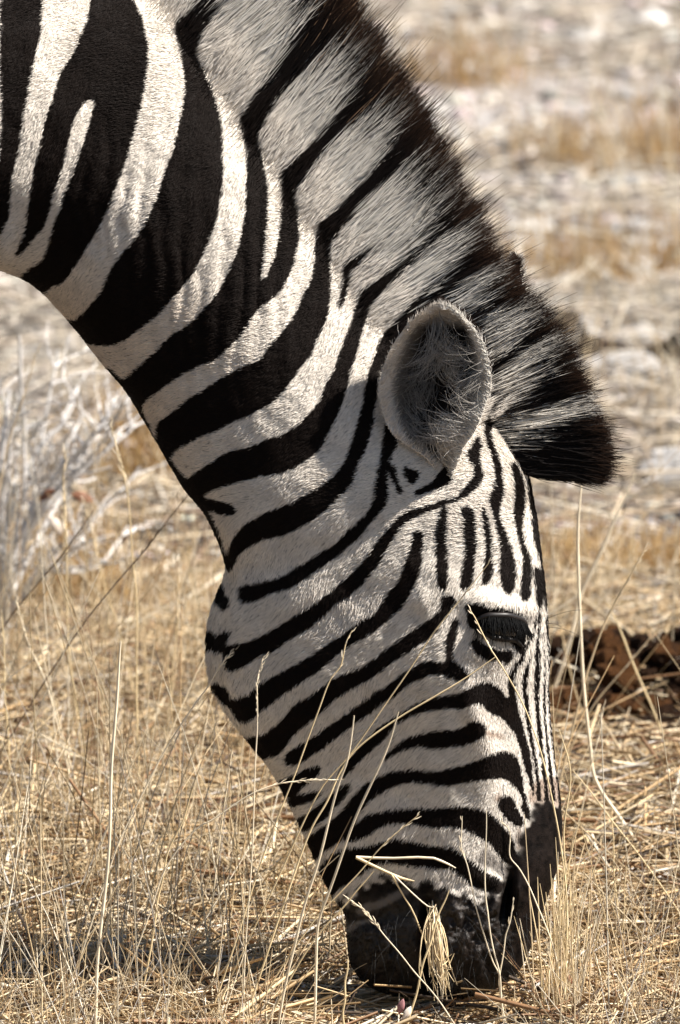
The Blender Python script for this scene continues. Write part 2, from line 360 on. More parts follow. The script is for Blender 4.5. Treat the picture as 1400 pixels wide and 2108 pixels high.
def fill(grid, poly, val, smooth=True):
    p = poly
    if smooth:
        k = np.arange(len(p) * 4) / 4.0
        q = np.vstack([p[-1:], p, p[:1], p[1:2]])
        i = np.floor(k).astype(int); t = (k - i)[:, None]
        p = 0.5 * (2 * q[i + 1] + (q[i + 2] - q[i]) * t + (2 * q[i] - 5 * q[i + 1] + 4 * q[i + 2] - q[(i + 3) % len(q)]) * t ** 2 + (3 * q[i + 1] - q[i] - 3 * q[i + 2] + q[(i + 3) % len(q)]) * t ** 3)
        p = np.where(np.isfinite(p), p, 0)
    p = p - [GX0, GY0]
    x, y = p[:, 0], p[:, 1]; x2, y2 = np.roll(x, -1), np.roll(y, -1)
    for r in range(max(0, int(y.min())), min(GH, int(y.max()) + 1)):
        yc = r + 0.5
        m = (y <= yc) != (y2 <= yc)
        if not m.any(): continue
        xs = np.sort(x[m] + (yc - y[m]) / (y2[m] - y[m]) * (x2[m] - x[m]))
        for a, b in zip(xs[::2], xs[1::2]):
            grid[r, max(0, int(round(a))):max(0, int(round(b)))] = val

def blur(g, n=1):
    for _ in range(n):
        for ax in (0, 1):
            g = (np.roll(g, 1, ax) + 2 * g + np.roll(g, -1, ax)) / 4
    return g

def wide_blur(g, f=4, n=26):
    h, w_ = g.shape[0] // f * f, g.shape[1] // f * f
    q = blur(g[:h, :w_].reshape(h // f, f, w_ // f, f).mean((1, 3)), n)
    o = g.copy(); o[:h, :w_] = np.repeat(np.repeat(q, f, 0), f, 1)
    return blur(o, 6)

def stroke_poly(st):
    st = np.array(st, float); c = catmull(st, len(st) * 4)
    d = np.gradient(c[:, :2], axis=0); d /= np.linalg.norm(d, axis=1, keepdims=True) + 1e-9
    n = np.stack([-d[:, 1], d[:, 0]], 1) * c[:, 2:3] / 2
    return np.vstack([c[:, :2] + n, (c[:, :2] - n)[::-1]])

def make_maps():
    coat = np.zeros((GH, GW), np.float32); muz = coat.copy(); rust = coat.copy(); grey = coat.copy(); mane = np.ones_like(coat)
    for p in BLACK: fill(coat, p, 1)
    for p in WHITE: fill(coat, p, 0)
    for s in STROKES: fill(coat, stroke_poly(s), 1, False)
    fill(muz, MUZZLE, 1)
    for p in GREYS: fill(grey, p, 1)
    for p in RUST: fill(rust, p, 1)
    for p in MANE_WHITE: fill(mane, p, 0)
    fill(mane, BLACK[5], 1)
    return blur(coat, 22), blur(coat, 2), blur(muz, 30), blur(grey, 10), blur(rust, 12), blur(mane, 4)
MAP_COAT, MAP_FINE, MAP_MUZ, MAP_GREY, MAP_RUST, MAP_MANE = make_maps()

def look(g, x, y):
    xi = np.clip(np.round(x - GX0).astype(int), 0, GW - 1); yi = np.clip(np.round(y - GY0).astype(int), 0, GH - 1)
    return g[yi, xi]

COL_W = np.array([0.74, 0.68, 0.605]); COL_B = np.array([0.0078, 0.0050, 0.0039]); COL_M = np.array([0.0095, 0.0068, 0.0058]); COL_R = np.array([0.24, 0.12, 0.055])
COL_G = np.array([0.17, 0.15, 0.135])

def coat_colour(x, y, soft=0.12):
    """coat colour at side-plane pixel (x, y)"""
    k = sstep(0.27 - soft, 0.27 + soft, look(MAP_COAT, x, y))
    fine = sstep(1052, 1066, x) * sstep(1225, 1262, y)          # close-set lines down the bridge of the nose
    k = k * (1 - fine) + sstep(.38, .62, look(MAP_FINE, x, y)) * fine
    out = x < -45
    if out.any():      # shoulder and barrel, outside the photograph: broad upright stripes
        ph = x / 175.0 + 0.9 * noise(np.stack([x, y], -1), 1 / 420.0, 31) + 0.25 * np.sin(y / 260.0)
        k = np.where(out, sstep(-0.25, 0.1, np.sin(ph * 2 * math.pi)), k)
    k = k[..., None]
    c = COL_W * (1 - k) + COL_B * k
    xy = np.stack([x, y], -1)
    m = look(MAP_MUZ, x + 9 * noise(xy, .09, 33), y + 14 * noise(xy, .07, 34))[..., None]
    c = c * (1 - m) + COL_M * (1 + .7 * noise(xy, .12, 35) + .35 * noise(xy, .4, 36))[..., None] * m
    lip = (np.exp(-((x - 965) / 48) ** 2 - ((y - 1915) / 62) ** 2) + .5 * np.exp(-((x - 865) / 14) ** 2 - ((y - 1915) / 50) ** 2))[..., None] * m * (.6 + .5 * noise(xy, .06, 37))[..., None]
    c = c + np.clip(lip, 0, 1) * np.array([.034, .026, .021])      # brown-grey, thinly haired skin round nostril and lips, light on it painted in
    g = look(MAP_GREY, x, y)[..., None] * 0.8; c = c * (1 - g) + COL_G * g
    r = look(MAP_RUST, x, y)[..., None] * 0.6 * (1 - k) * (1 - m); c = c * (1 - r) + COL_R * r
    return c

# ------------------------------------------------------------------ body: one continuous lofted surface
# throat/jaw point, crest/forehead point, half width, widest place (0 throat .. 1 crest), front taper e and f, bluntness of the throat side, roll of the head (degrees), depth of the groove between the jaws
SEC = np.array([
 (-2080,-60, -2090,-130, 20, .5, 2, .5, 2, 0, 0),
 (-2060, 150, -2075,-300, 190, .5, 2, .5, 2, 0, 0),
 (-1900, 420, -1930,-420, 390, .5, 2, .5, 2, 0, 0),
 (-1500, 730, -1500,-470, 530, .5, 2, .5, 2, 0, 0),
 (-1000, 800, -1000,-420, 600, .45, 2, .55, 2, 0, 0),
 (-550, 750, -500,-430, 520, .42, 2, .6, 2, 0, 0),
 (-270, 680, -120,-490, 410, .40, 1.8, .65, 2, 0, 0),
 (-110, 590, 70,-360, 320, .40, 1.8, .7, 2, 0, 0),
 (-25, 552, 190,-220, 270, .40, 1.8, .7, 2, 0, 0),
 (40, 568, 300,-90, 232, .42, 1.8, .7, 2, 0, 0),
 (92, 603, 395, 30, 205, .43, 1.8, .7, 2, 0, 0),
 (150, 667, 465, 128, 190, .43, 1.8, .7, 2, 0, 0),
 (202, 733, 530, 225, 180, .43, 1.8, .7, 2, 0, 0),
 (258, 800, 590, 305, 170, .43, 1.8, .7, 2, 0, 0),
 (300, 866, 645, 385, 162, .43, 1.8, .7, 2, 1, 0),
 (338, 930, 705, 470, 156, .43, 1.8, .68, 2, 2, 0),
 (380, 1000, 775, 565, 152, .44, 1.8, .66, 2, 4, 0),
 (420, 1048, 845, 645, 152, .45, 1.9, .62, 2, 6, 0),
 (447, 1100, 918, 728, 154, .46, 1.9, .60, 2.1, 8, 5),
 (464, 1155, 985, 808, 158, .50, 2.0, .56, 2.2, 4, 14),
 (460, 1200, 1045, 897, 164, .56, 2.0, .54, 2.5, 4, 26),
 (438, 1255, 1085, 978, 172, .61, 2.1, .52, 2.8, 5, 36),
 (425, 1322, 1101, 1055, 178, .65, 2.2, .50, 3.0, 5, 42),
 (429, 1390, 1112, 1142, 182, .67, 2.2, .50, 3.0, 5, 42),
 (456, 1456, 1122, 1232, 180, .68, 2.2, .50, 3.0, 5, 40),
 (508, 1526, 1129, 1340, 164, .66, 2.1, .52, 2.8, 5, 34),
 (558, 1582, 1131, 1450, 146, .64, 2.0, .54, 2.6, 5, 28),
 (599, 1655, 1142, 1562, 132, .62, 2.0, .54, 2.5, 5, 20),
 (638, 1738, 1154, 1648, 124, .60, 2.0, .52, 2.4, 5, 12),
 (676, 1822, 1158, 1715, 122, .58, 2.0, .52, 2.3, 5, 5),
 (708, 1876, 1149, 1785, 126, .55, 2.1, .50, 2.2, 6, 0),
 (714, 1925, 1124, 1858, 128, .52, 2.2, .48, 2.2, 6, 0),
 (724, 1985, 1100, 1932, 120, .52, 2.2, .48, 2.2, 4, 0),
 (765, 2030, 1068, 1998, 98, .52, 2.2, .48, 2.2, 2, 0),
 (830, 2048, 1015, 2034, 64, .5, 2, .5, 2, 0, 0),
 (900, 2052, 955, 2050, 14, .5, 2, .5, 2, 0, 0),
], float)
# swellings and hollows of the side of the head: x, y, radius along, radius across, angle, height in px
BUMPS = [
 (670,1330,190,170,0,16), (600,1440,150,90,-40,8), (545,1280,80,50,-30,6),
 (690,1075,60,38,-30,9), (610,1235,60,34,-30,7), (790,1160,60,40,-30,6),
 (1038,1243,72,18,12,19), (985,1255,30,20,0,6),
 (1030,1292,46,26,0,-16),
 (905,1190,38,40,0,7), (868,1230,26,26,0,9), (1000,1130,55,60,0,6), (905,1080,60,24,-25,6), (960,985,30,40,0,7),
 (1010,1345,55,22,0,5),
 (955,1300,30,70,0,-7), (905,1400,60,30,-10,5),
 (975,1450,26,60,-20,8), (990,1500,24,70,-20,8), (1000,1560,26,90,-12,9), (1000,1650,30,70,-5,8), (960,1720,50,60,0,5),
 (850,1640,80,60,0,-6), (860,1540,60,50,0,-4),
 (800,1950,60,80,0,8), (985,1945,62,85,-8,14), (940,1860,50,30,20,8), (1085,1790,30,60,0,6),
 (880,1895,13,40,0,-40), (888,1985,15,75,0,-60), (850,1930,18,60,0,7), (925,1940,18,70,0,8),
 (1042,1858,9,40,10,-46), (1022,1850,11,44,10,9), (1066,1850,13,52,6,13), (1040,1795,26,30,0,-9), (1000,1805,40,16,25,6), (965,1890,40,9,55,-7), (985,1935,45,8,60,-7), (1000,1980,45,8,65,-6), (940,1900,30,7,45,-6),
 (760,1900,60,22,-15,-8),
 (8,505,22,46,15,16), (480,640,150,60,-50,7), (330,470,220,90,-50,8), (560,900,120,50,-40,6), (720,900,90,60,-60,-6),
]
MOUTH_NOTE = None

def section_ring(s, n_near, n_far):
    ax, ay, bx, by, hw, t0, e, f, q, roll, groove = s
    L = math.hypot(bx - ax, by - ay)
    def prof(u):
        lo = np.clip(1 - np.clip(1 - u / t0, 0, 1) ** q, 0, 1) ** (1 / q)
        hi = np.clip(1 - np.clip((u - t0) / (1 - t0), 0, 1) ** e, 0, 1) ** f
        jaw = np.interp(t0, [.46, .66], [1.0, .42])
        return hw * np.where(u < t0, lo * (jaw + (1 - jaw) * np.clip(u / t0, 0, 1)), hi)
    un = (1 - np.cos(np.linspace(0, math.pi, n_near))) / 2
    uf = (1 - np.cos(np.linspace(0, math.pi, n_far)))[1:-1][::-1] / 2
    u = np.concatenate([un, uf]); v = np.concatenate([-prof(un), prof(uf)])
    a = u * L
    if groove > 0:
        g = np.exp(-(v / (hw * 0.42)) ** 4) * np.exp(-(a / 55.0) ** 2)
        a = a + 1.9 * groove * g
    r = math.radians(roll)
    a0 = a - L / 2
    a1 = a0 * math.cos(r) - v * math.sin(r); v1 = a0 * math.sin(r) + v * math.cos(r)
    a1 = a1 - 0.30 * v * min(groove / 40.0, 1.0) * np.exp(-(u / .16) ** 2)      # the head is turned a little: the far jaw shows past the near one
    a1 = (a1 - a1.min()) / (a1.max() - a1.min())
    return a1, v1, np.abs(v) / max(hw, 1)

def build_body_grid():
    n_near, n_far = 250, 90
    us = []
    for i in range(len(SEC) - 1):
        d = max(np.linalg.norm(SEC[i + 1, :2] - SEC[i, :2]), np.linalg.norm(SEC[i + 1, 2:4] - SEC[i, 2:4]))
        n = int(max(4, d / (2.6 if i >= 8 else 14)))
        us.append(i + np.arange(n) / n)
    u = np.concatenate(us + [[len(SEC) - 1.0]])
    secs = catmull_at(SEC, u)
    G = []
    Wt = []
    for s in secs:
        a, v, wt = section_ring(s, n_near, n_far)
        px = s[0] + (s[2] - s[0]) * a; py = s[1] + (s[3] - s[1]) * a
        p = at(px, py, 0.0); p[:, 1] = v * S
        G.append(p); Wt.append(wt)
    G = np.array(G); Wt = np.array(Wt)
    Q = G.copy(); Q[..., 1] = -np.abs(Q[..., 1])
    x, y = pix(Q)
    d = np.zeros(x.shape)
    for bx, by, ra, rb, ang, hgt in BUMPS:
        t = math.radians(ang); dx, dy = x - bx, y - by
        p_ = dx * math.cos(t) + dy * math.sin(t); q_ = -dx * math.sin(t) + dy * math.cos(t)
        d += hgt * np.exp(-(p_ / ra) ** 2 - (q_ / rb) ** 2)
    # loose skin of the neck: shallow upright folds
    fold = np.exp(-((x - 450) / 190) ** 2 - ((y - 600) / 190) ** 2) + 0.8 * np.exp(-((x - 250) / 120) ** 2 - ((y - 420) / 160) ** 2)
    d += fold * 1.3 * np.sin((x + 10 * noise(np.stack([x, y], -1), 0.02, 3)) / 6.2 + 1.5 * noise(np.stack([x, y], -1), 0.012, 4))
    d += 3.0 * noise(np.stack([x, y], -1), 0.011, 5) + 1.6 * noise(np.stack([x, y], -1), 0.03, 6)
    # wrinkles of the nostril and lips
    wr = np.exp(-((x - 980) / 80) ** 2 - ((y - 1910) / 80) ** 2) + 0.7 * np.exp(-((x - 780) / 60) ** 2 - ((y - 1940) / 80) ** 2)
    d += wr * (10.0 * noise(np.stack([x * 1.0 + y * .5, y * 0.5 - x * .3], -1), 0.075, 8) + 4.5 * noise(np.stack([x, y], -1), 0.16, 9))
    G[..., 1] += np.sign(G[..., 1]) * d * S * sstep(0.0, 0.5, Wt)
    # fold where the neck meets the breast
    return G

BODY = build_body_grid()
NR, NC = BODY.shape[:2]

def grid_normals(G):
    du = np.gradient(G, axis=0)
    dv = (np.roll(G, -1, 1) - np.roll(G, 1, 1)) / 2
    n = np.cross(du, dv); n /= np.linalg.norm(n, axis=-1, keepdims=True) + 1e-12
    return n
BODY_N = grid_normals(BODY)
cen = BODY.mean(1, keepdims=True)
if ((BODY - cen) * BODY_N).sum() < 0: BODY_N = -BODY_N
Qm = BODY.copy(); Qm[..., 1] = -np.abs(Qm[..., 1])
BX, BY = pix(Qm)                     # side-plane pixel of every skin point (both sides share it)

def skin_at(px, py):
    """point and normal of the near side of the skin shown at (px, py)"""
    near = BODY[:, :250]; x, y = pix(near)
    k = np.argmin((x - px) ** 2 + (y - py) ** 2 + np.where(BODY_N[:, :250, 1] < 0.1, 0, 1e6))
    i, j = np.unravel_index(k, x.shape)
    return near[i, j].copy(), BODY_N[i, j].copy()
# ------------------------------------------------------------------ zebra: assemble
M_SKIN = material('zebra_skin', 0.8, 0.08, attr='col', bump=(900, 0.35, 0.002))
M_FUR = material('zebra_fur', 0.6, 0.08, attr='col')
M_MANE = material('mane_hair', 0.5, 0.12, attr='col')
M_EYE = material('wet_dark_eye', 0.08, 0.6, base=(0.006, 0.004, 0.003), noise_scale=200, coat=0.6)
M_LASH = material('eyelash', 0.7, 0.08, attr='col')
M_LID = material('dark_eyelid', 0.42, 0.35, base=(0.016, 0.013, 0.012), noise_scale=300)

_g = M_SKIN.node_tree.nodes.new('ShaderNodeAttribute'); _g.attribute_name = 'gloss'
M_SKIN.node_tree.links.new(_g.outputs['Fac'], M_SKIN.node_tree.nodes['Principled BSDF'].inputs['Specular IOR Level'])
M_SKIN.node_tree.nodes['Principled BSDF'].inputs['Roughness'].default_value = 0.5

zebra = empty('zebra', (-0.45, 0.0, 0.0))
tag(zebra, 'grazing zebra with brown black striped neck and bristly upright mane, muzzle in dry grass', 'zebra')

def build_body():
    idx = np.arange(NR * NC).reshape(NR, NC)
    a = idx[:-1]; b = idx[1:]
    q = np.stack([a, np.roll(a, -1, 1), np.roll(b, -1, 1), b], -1).reshape(-1, 4)
    V = BODY.reshape(-1, 3)
    x, y = BX.reshape(-1), BY.reshape(-1)
    j = np.stack([x, y], -1)
    cols = coat_colour(x + 2.5 * noise(j, 0.13, 41), y + 2.5 * noise(j, 0.13, 42))
    cols = cols * 0.8
    # legs (outside the photograph), rooted inside the trunk
    LV, LQ, LC = [V], [q], [cols]
    base = len(V)
    def leg(x0, y0, hind):
        if hind:
            ctr = [(x0 - .02, .78, .13), (x0 - .0, .62, .095), (x0 + .07, .50, .06), (x0 - .05, .40, .040), (x0 - .05, .30, .030), (x0 - .03, .16, .028), (x0 - .02, .10, .034), (x0 + .01, .05, .036), (x0 + .03, .012, .048), (x0 + .03, -.02, .048)]
        else:
            ctr = [(x0, .78, .12), (x0, .62, .08), (x0 + .01, .52, .055), (x0 + .012, .40, .045), (x0 + .015, .36, .042), (x0, .28, .030), (x0, .16, .027), (x0 + .005, .10, .033), (x0 + .025, .05, .036), (x0 + .04, .012, .048), (x0 + .04, -.02, .048)]
        c = catmull(np.array(ctr), 80)
        th = np.linspace(0, 2 * math.pi, 28, endpoint=False)
        ring = np.stack([c[:, None, 0] + c[:, None, 2] * np.cos(th), y0 + c[:, None, 2] * 0.85 * np.sin(th), np.broadcast_to(c[:, None, 1], (80, 28))], -1)
        i = np.arange(80 * 28).reshape(80, 28)
        f = np.stack([i[:-1], np.roll(i[:-1], -1, 1), np.roll(i[1:], -1, 1), i[1:]], -1).reshape(-1, 4)
        k = sstep(-.2, .2, np.sin(ring[..., 2] * 95 + 1.2 * np.cos(th)))[..., None]
        cc = COL_W * (1 - k) + COL_B * k
        cc = np.where(ring[..., 2:3] < 0.055, np.array([0.03, 0.026, 0.024]), cc)
        return ring.reshape(-1, 3), f, cc.reshape(-1, 3)
    for x0, y0, hd in ((-0.66, -0.12, 0), (-0.60, 0.12, 0), (-1.22, -0.13, 1), (-1.30, 0.13, 1)):
        v, f, c = leg(x0, y0, hd)
        LV.append(v); LQ.append(f + base); LC.append(c); base += len(v)
    me = mesh_np('body', np.vstack(LV), np.vstack(LQ), np.vstack(LC))
    gl = np.full(len(me.vertices), .06, np.float32); gl[:len(V)] += .26 * look(MAP_MUZ, x, y) * sstep(1820, 1880, y) * sstep(1075, 1030, x)      # bare, slightly moist muzzle skin
    ga = me.attributes.new('gloss', 'FLOAT', 'POINT'); ga.data.foreach_set('value', gl)
    return link('body', me, M_SKIN, zebra)
body = build_body()

# ---- short coat
def build_coat(n_vis=420000, n_rest=60000):
    nxt = np.roll(np.arange(NC), -1)
    A = BODY[:-1]; B = BODY[1:]
    area = np.linalg.norm(np.cross(B - A, A[:, nxt] - A), axis=-1)
    Xc, Yc = pix(A); nn = BODY_N[:-1]
    tocam = (EYE - A); tocam /= np.linalg.norm(tocam, axis=-1, keepdims=True)
    face = (nn * tocam).sum(-1)
    inframe = (Xc > -60) & (Xc < 1400) & (Yc > -60)
    vis = inframe & (face > -0.12)
    sides = []
    for m, n in ((vis, n_vis), (inframe & ~vis, n_rest)):
        p = (area * m).ravel(); p /= p.sum()
        sides.append(rng.choice(p.size, n, p=p))
    pick = np.concatenate(sides); i, j = np.unravel_index(pick, area.shape)
    r1, r2 = rng.random(len(i)), rng.random(len(i))
    def bil(F):
        return (F[i, j] * ((1 - r1) * (1 - r2))[:, None] + F[i + 1, j] * (r1 * (1 - r2))[:, None] + F[i, nxt[j]] * ((1 - r1) * r2)[:, None] + F[i + 1, nxt[j]] * (r1 * r2)[:, None])
    p = bil(BODY); n = bil(BODY_N); n /= np.linalg.norm(n, axis=1, keepdims=True)
    XY = bil(np.stack([BX, BY], -1)); x, y = XY[:, 0], XY[:, 1]
    # lie of the hair in the side plane (x right, z up)
    cheek = sstep(1000, 1180, y)
    fore = np.exp(-((x - 1000) / 90) ** 2 - ((y - 1090) / 130) ** 2)
    nose = sstep(930, 1060, x) * sstep(1330, 1450, y)
    dx = -0.75 * (1 - cheek) + -0.62 * cheek - 0.5 * fore + 0.45 * nose
    dz = -0.35 * (1 - cheek) + -0.80 * cheek + 0.7 * fore - 0.25 * nose
    jit = np.stack([x, y], -1)
    ang = 0.5 * noise(jit, 0.012, 51) + 0.14 * noise(jit, 0.07, 52) + rng.normal(0, 0.16, len(x))
    ca, sa = np.cos(ang), np.sin(ang)
    d = np.stack([dx * ca - dz * sa, np.zeros_like(dx), dx * sa + dz * ca], -1)
    d -= n * (d * n).sum(1, keepdims=True); d /= np.linalg.norm(d, axis=1, keepdims=True) + 1e-9
    muz = look(MAP_MUZ, x, y)
    thin = (rng.random(len(x)) < .7 * muz * sstep(1780, 1860, y))
    ln = (0.0062 * (1 - cheek) + 0.0072 * cheek) * (1 - 0.5 * muz) * (1 - 0.45 * nose) * (1 + 0.10 * noise(jit, 0.05, 53)) * rng.uniform(0.6, 1.25, len(x))
    ln = np.where(thin, ln * .2, ln)
    eyez = np.exp(-((x - 1030) / 60) ** 2 - ((y - 1300) / 45) ** 2)
    ln = ln * (1 - 0.65 * eyez)
    lift = 0.19 + 0.03 * noise(jit, 0.06, 54) + rng.normal(0, 0.05, len(x))
    P0 = p - n * 0.0007
    P1 = P0 + d * (ln * 0.55)[:, None] + n * (ln * lift * 0.95)[:, None]
    P2 = P0 + d * ln[:, None] + n * (ln * lift * 1.15)[:, None]
    paths = np.stack([P0, P1, P2], 1)
    rad = np.stack([np.full(len(x), 0.00025), np.full(len(x), 0.00021), np.full(len(x), 0.00007)], 1) * rng.uniform(0.8, 1.25, len(x))[:, None]
    mx, my = d[:, 0] * ln * .55 / S, -d[:, 2] * ln * .55 / S      # a hair shows the stripe it lies over
    c = coat_colour(x + mx + rng.normal(0, 1.6, len(x)), y + my + rng.normal(0, 1.6, len(x)))
    lum = 1 + 0.10 * noise(jit, 0.05, 55) + rng.normal(0, 0.10, len(x))
    # the odd dark guard hair in the white, and pale hair ends over dark stripes
    odd = rng.random(len(x)) < 0.05
    c = np.where((odd & (c[:, 0] > 0.3))[:, None], c * 0.35, c)
    throat = sstep(0.1, 0.9, 1 - np.clip((x - 250) / 350, 0, 1)) * sstep(500, 700, y) * (1 - sstep(1150, 1300, y))
    tint = np.array([1.0, 1.0, 1.0]) - throat[:, None] * np.array([0.05, 0.11, 0.17])  # shade under the neck put into the hair colour as grey-brown
    c = np.clip(c * lum[:, None] * tint, 0.003, 0.9)
    cols = np.stack([c * 0.85, c, np.clip(c * 1.06, 0, .92)], 1)
    return hair('coat', paths, rad, cols, M_FUR, body)
build_coat()

# ---- mane
MROOT = P_("200,-170 300,-40 380,45 404,100 494,243 550,310 603,400 653,464 700,530 743,604 790,655 850,705 910,750 965,800 995,845 1015,880 1040,915 1060,945 1082,975")
MTIP = P_("420,-440 520,-330 610,-215 665,-130 725,-30 782,55 838,158 885,230 938,318 990,420 1035,515 1078,585 1122,630 1172,695 1205,768 1238,850 1260,925 1256,965 1236,992")

def mane_frame(t):
    """root and tip pixels at parameter t (0..1) along the crest"""
    u = t * (len(MROOT) - 1)
    return catmull_at(MROOT, u), catmull_at(MTIP, u)

def mane_half_width(t):
    return 50 - 16 * t

def build_mane():
    nt_, nl = 260, 26
    t = np.linspace(0, 1, nt_); r, tp = mane_frame(t)
    f = np.linspace(-0.12, 0.80, nl)
    prof = np.concatenate([f, f[::-1]]); side = np.concatenate([-np.ones(nl), np.ones(nl)])
    wid = np.where(prof < 0.7, 1 - 0.55 * np.clip(prof, 0, 1), 0) ; wid = np.where(prof >= 0.7, (1 - .385) * np.sqrt(np.clip((0.80 - prof) / 0.1, 0, 1)), wid)
    px = r[:, None, 0] + (tp - r)[:, None, 0] * prof; py = r[:, None, 1] + (tp - r)[:, None, 1] * prof
    G = at(px, py, 0.0)
    lump = 1 + 0.12 * noise(np.stack([px, py], -1), 0.05, 61)
    G[..., 1] = side * mane_half_width(t)[:, None] * wid * lump * S + 0.03 * sstep(0.55, 1.0, t)[:, None] * 0.4
    x, y = px, py
    dark = look(MAP_MANE, x, y)[..., None]
    cols = (np.array([0.5, 0.47, 0.42]) * (1 - dark) + np.array([0.016, 0.010, 0.008]) * dark) * 0.7
    idx = np.arange(G.shape[0] * G.shape[1]).reshape(G.shape[:2])
    a, b = idx[:-1], idx[1:]
    q = np.stack([a, np.roll(a, -1, 1), np.roll(b, -1, 1), b], -1).reshape(-1, 4)
    mane = link('mane', mesh_np('mane', G.reshape(-1, 3), q, cols.reshape(-1, 3)), M_SKIN, zebra)

    N = 60000
    t = rng.random(N); t = np.where(rng.random(N) < 0.85, 0.06 + 0.94 * t, t)
    r, tp = mane_frame(t)
    sidev = np.where(rng.random(N) < 0.68, -1.0, 1.0)
    lay = np.sqrt(rng.random(N))                      # 1 = on the outside of the mane, 0 = in its middle
    start = np.clip(rng.beta(0.8, 2.2, N) * 0.75 - 0.06, -0.05, 0.7)
    end = np.clip(start + rng.uniform(0.30, 0.62, N), 0, None)
    topv = rng.random(N) < 0.55                       # the rest reach the outline
    end = np.where(topv, np.maximum(end, rng.normal(0.93, 0.055, N)), np.minimum(end, 0.97))
    end = end * (1 + .055 * noise(np.stack([t * 300, sidev * 3], -1), .9, 65) + .05 * noise(np.stack([t * 300, lay * 2], -1), 2.3, 66))
    wild = rng.random(N) < 0.03
    end = np.where(wild, end + rng.uniform(0.0, 0.08, N), end)
    K = 6
    fr = start[:, None] + (end - start)[:, None] * np.linspace(0, 1, K)
    # locks: neighbouring hairs lean together
    lock = 0.05 * noise(np.stack([t * 300, np.zeros(N)], -1), 0.35, 62) + 0.06 * noise(np.stack([t * 300, lay * 3], -1), 1.1, 63) + rng.normal(0, 0.022, N)
    lock = np.where(wild, lock + rng.normal(0, 0.12, N), lock)
    D = tp - r; Nn = np.stack([-D[:, 1], D[:, 0]], -1)
    curl = rng.normal(0, 0.025, N)
    bend = lock[:, None] * (fr - start[:, None]) + curl[:, None] * np.sin((fr - start[:, None]) * 5)
    px = r[:, None, 0] + D[:, None, 0] * fr + Nn[:, None, 0] * bend
    py = r[:, None, 1] + D[:, None, 1] * fr + Nn[:, None, 1] * bend
    hw = mane_half_width(t)[:, None]
    yy = sidev[:, None] * hw * lay[:, None] * (1.12 - 0.55 * np.clip(fr, 0, 1)) + rng.normal(0, 3, (N, 1)) + sidev[:, None] * 7 * np.clip(fr, 0, 1) * lay[:, None]
    yy = yy + rng.normal(0, 3.5, (N, 1)) * np.linspace(0, 1, K) ** 2
    paths = at(px, py, 0.0)
    paths[..., 1] = yy * S + 0.012 * sstep(0.55, 1.0, t)[:, None]
    # colour: each hair keeps its own ragged boundary
    off = rng.normal(0, 4.0, (N, 1)); along = rng.normal(-18, 34, (N, 1))
    du = D / (np.linalg.norm(D, axis=1, keepdims=True) + 1e-9)
    cx = px + du[:, None, 0] * along - du[:, None, 1] * off; cy = py + du[:, None, 1] * along + du[:, None, 0] * off
    dark = look(MAP_MANE, cx, cy)
    dark = sstep(0.3, 0.7, dark)[..., None]
    white = np.array([0.78, 0.735, 0.66]) * rng.uniform(0.7, 1.12, (N, 1, 1))
    tipb = sstep(0.70, 1.0, fr)[..., None] * rng.random((N, 1, 1)) ** 1.3
    black = np.array([0.0075, 0.0052, 0.0044]) * (1 - tipb) + np.array([0.075, 0.038, 0.021]) * tipb
    black = np.where((t < 0.62)[:, None, None], black, black * 0.62)
    fawn = (rng.random(N) < 0.05) & (t < 0.35)
    black = np.where((fawn[:, None, None]) & (fr[..., None] > 0.55), np.array([0.36, 0.23, 0.14]), black)
    cols = np.clip(white * (1 - dark) + black * dark, 0.003, 0.9)
    rad = np.array([0.00034, 0.00034, 0.0003, 0.00026, 0.0002, 0.00007])[None] * rng.uniform(0.75, 1.2, (N, 1))
    hair('mane_hair', paths, rad, cols, M_MANE, mane)
build_mane()

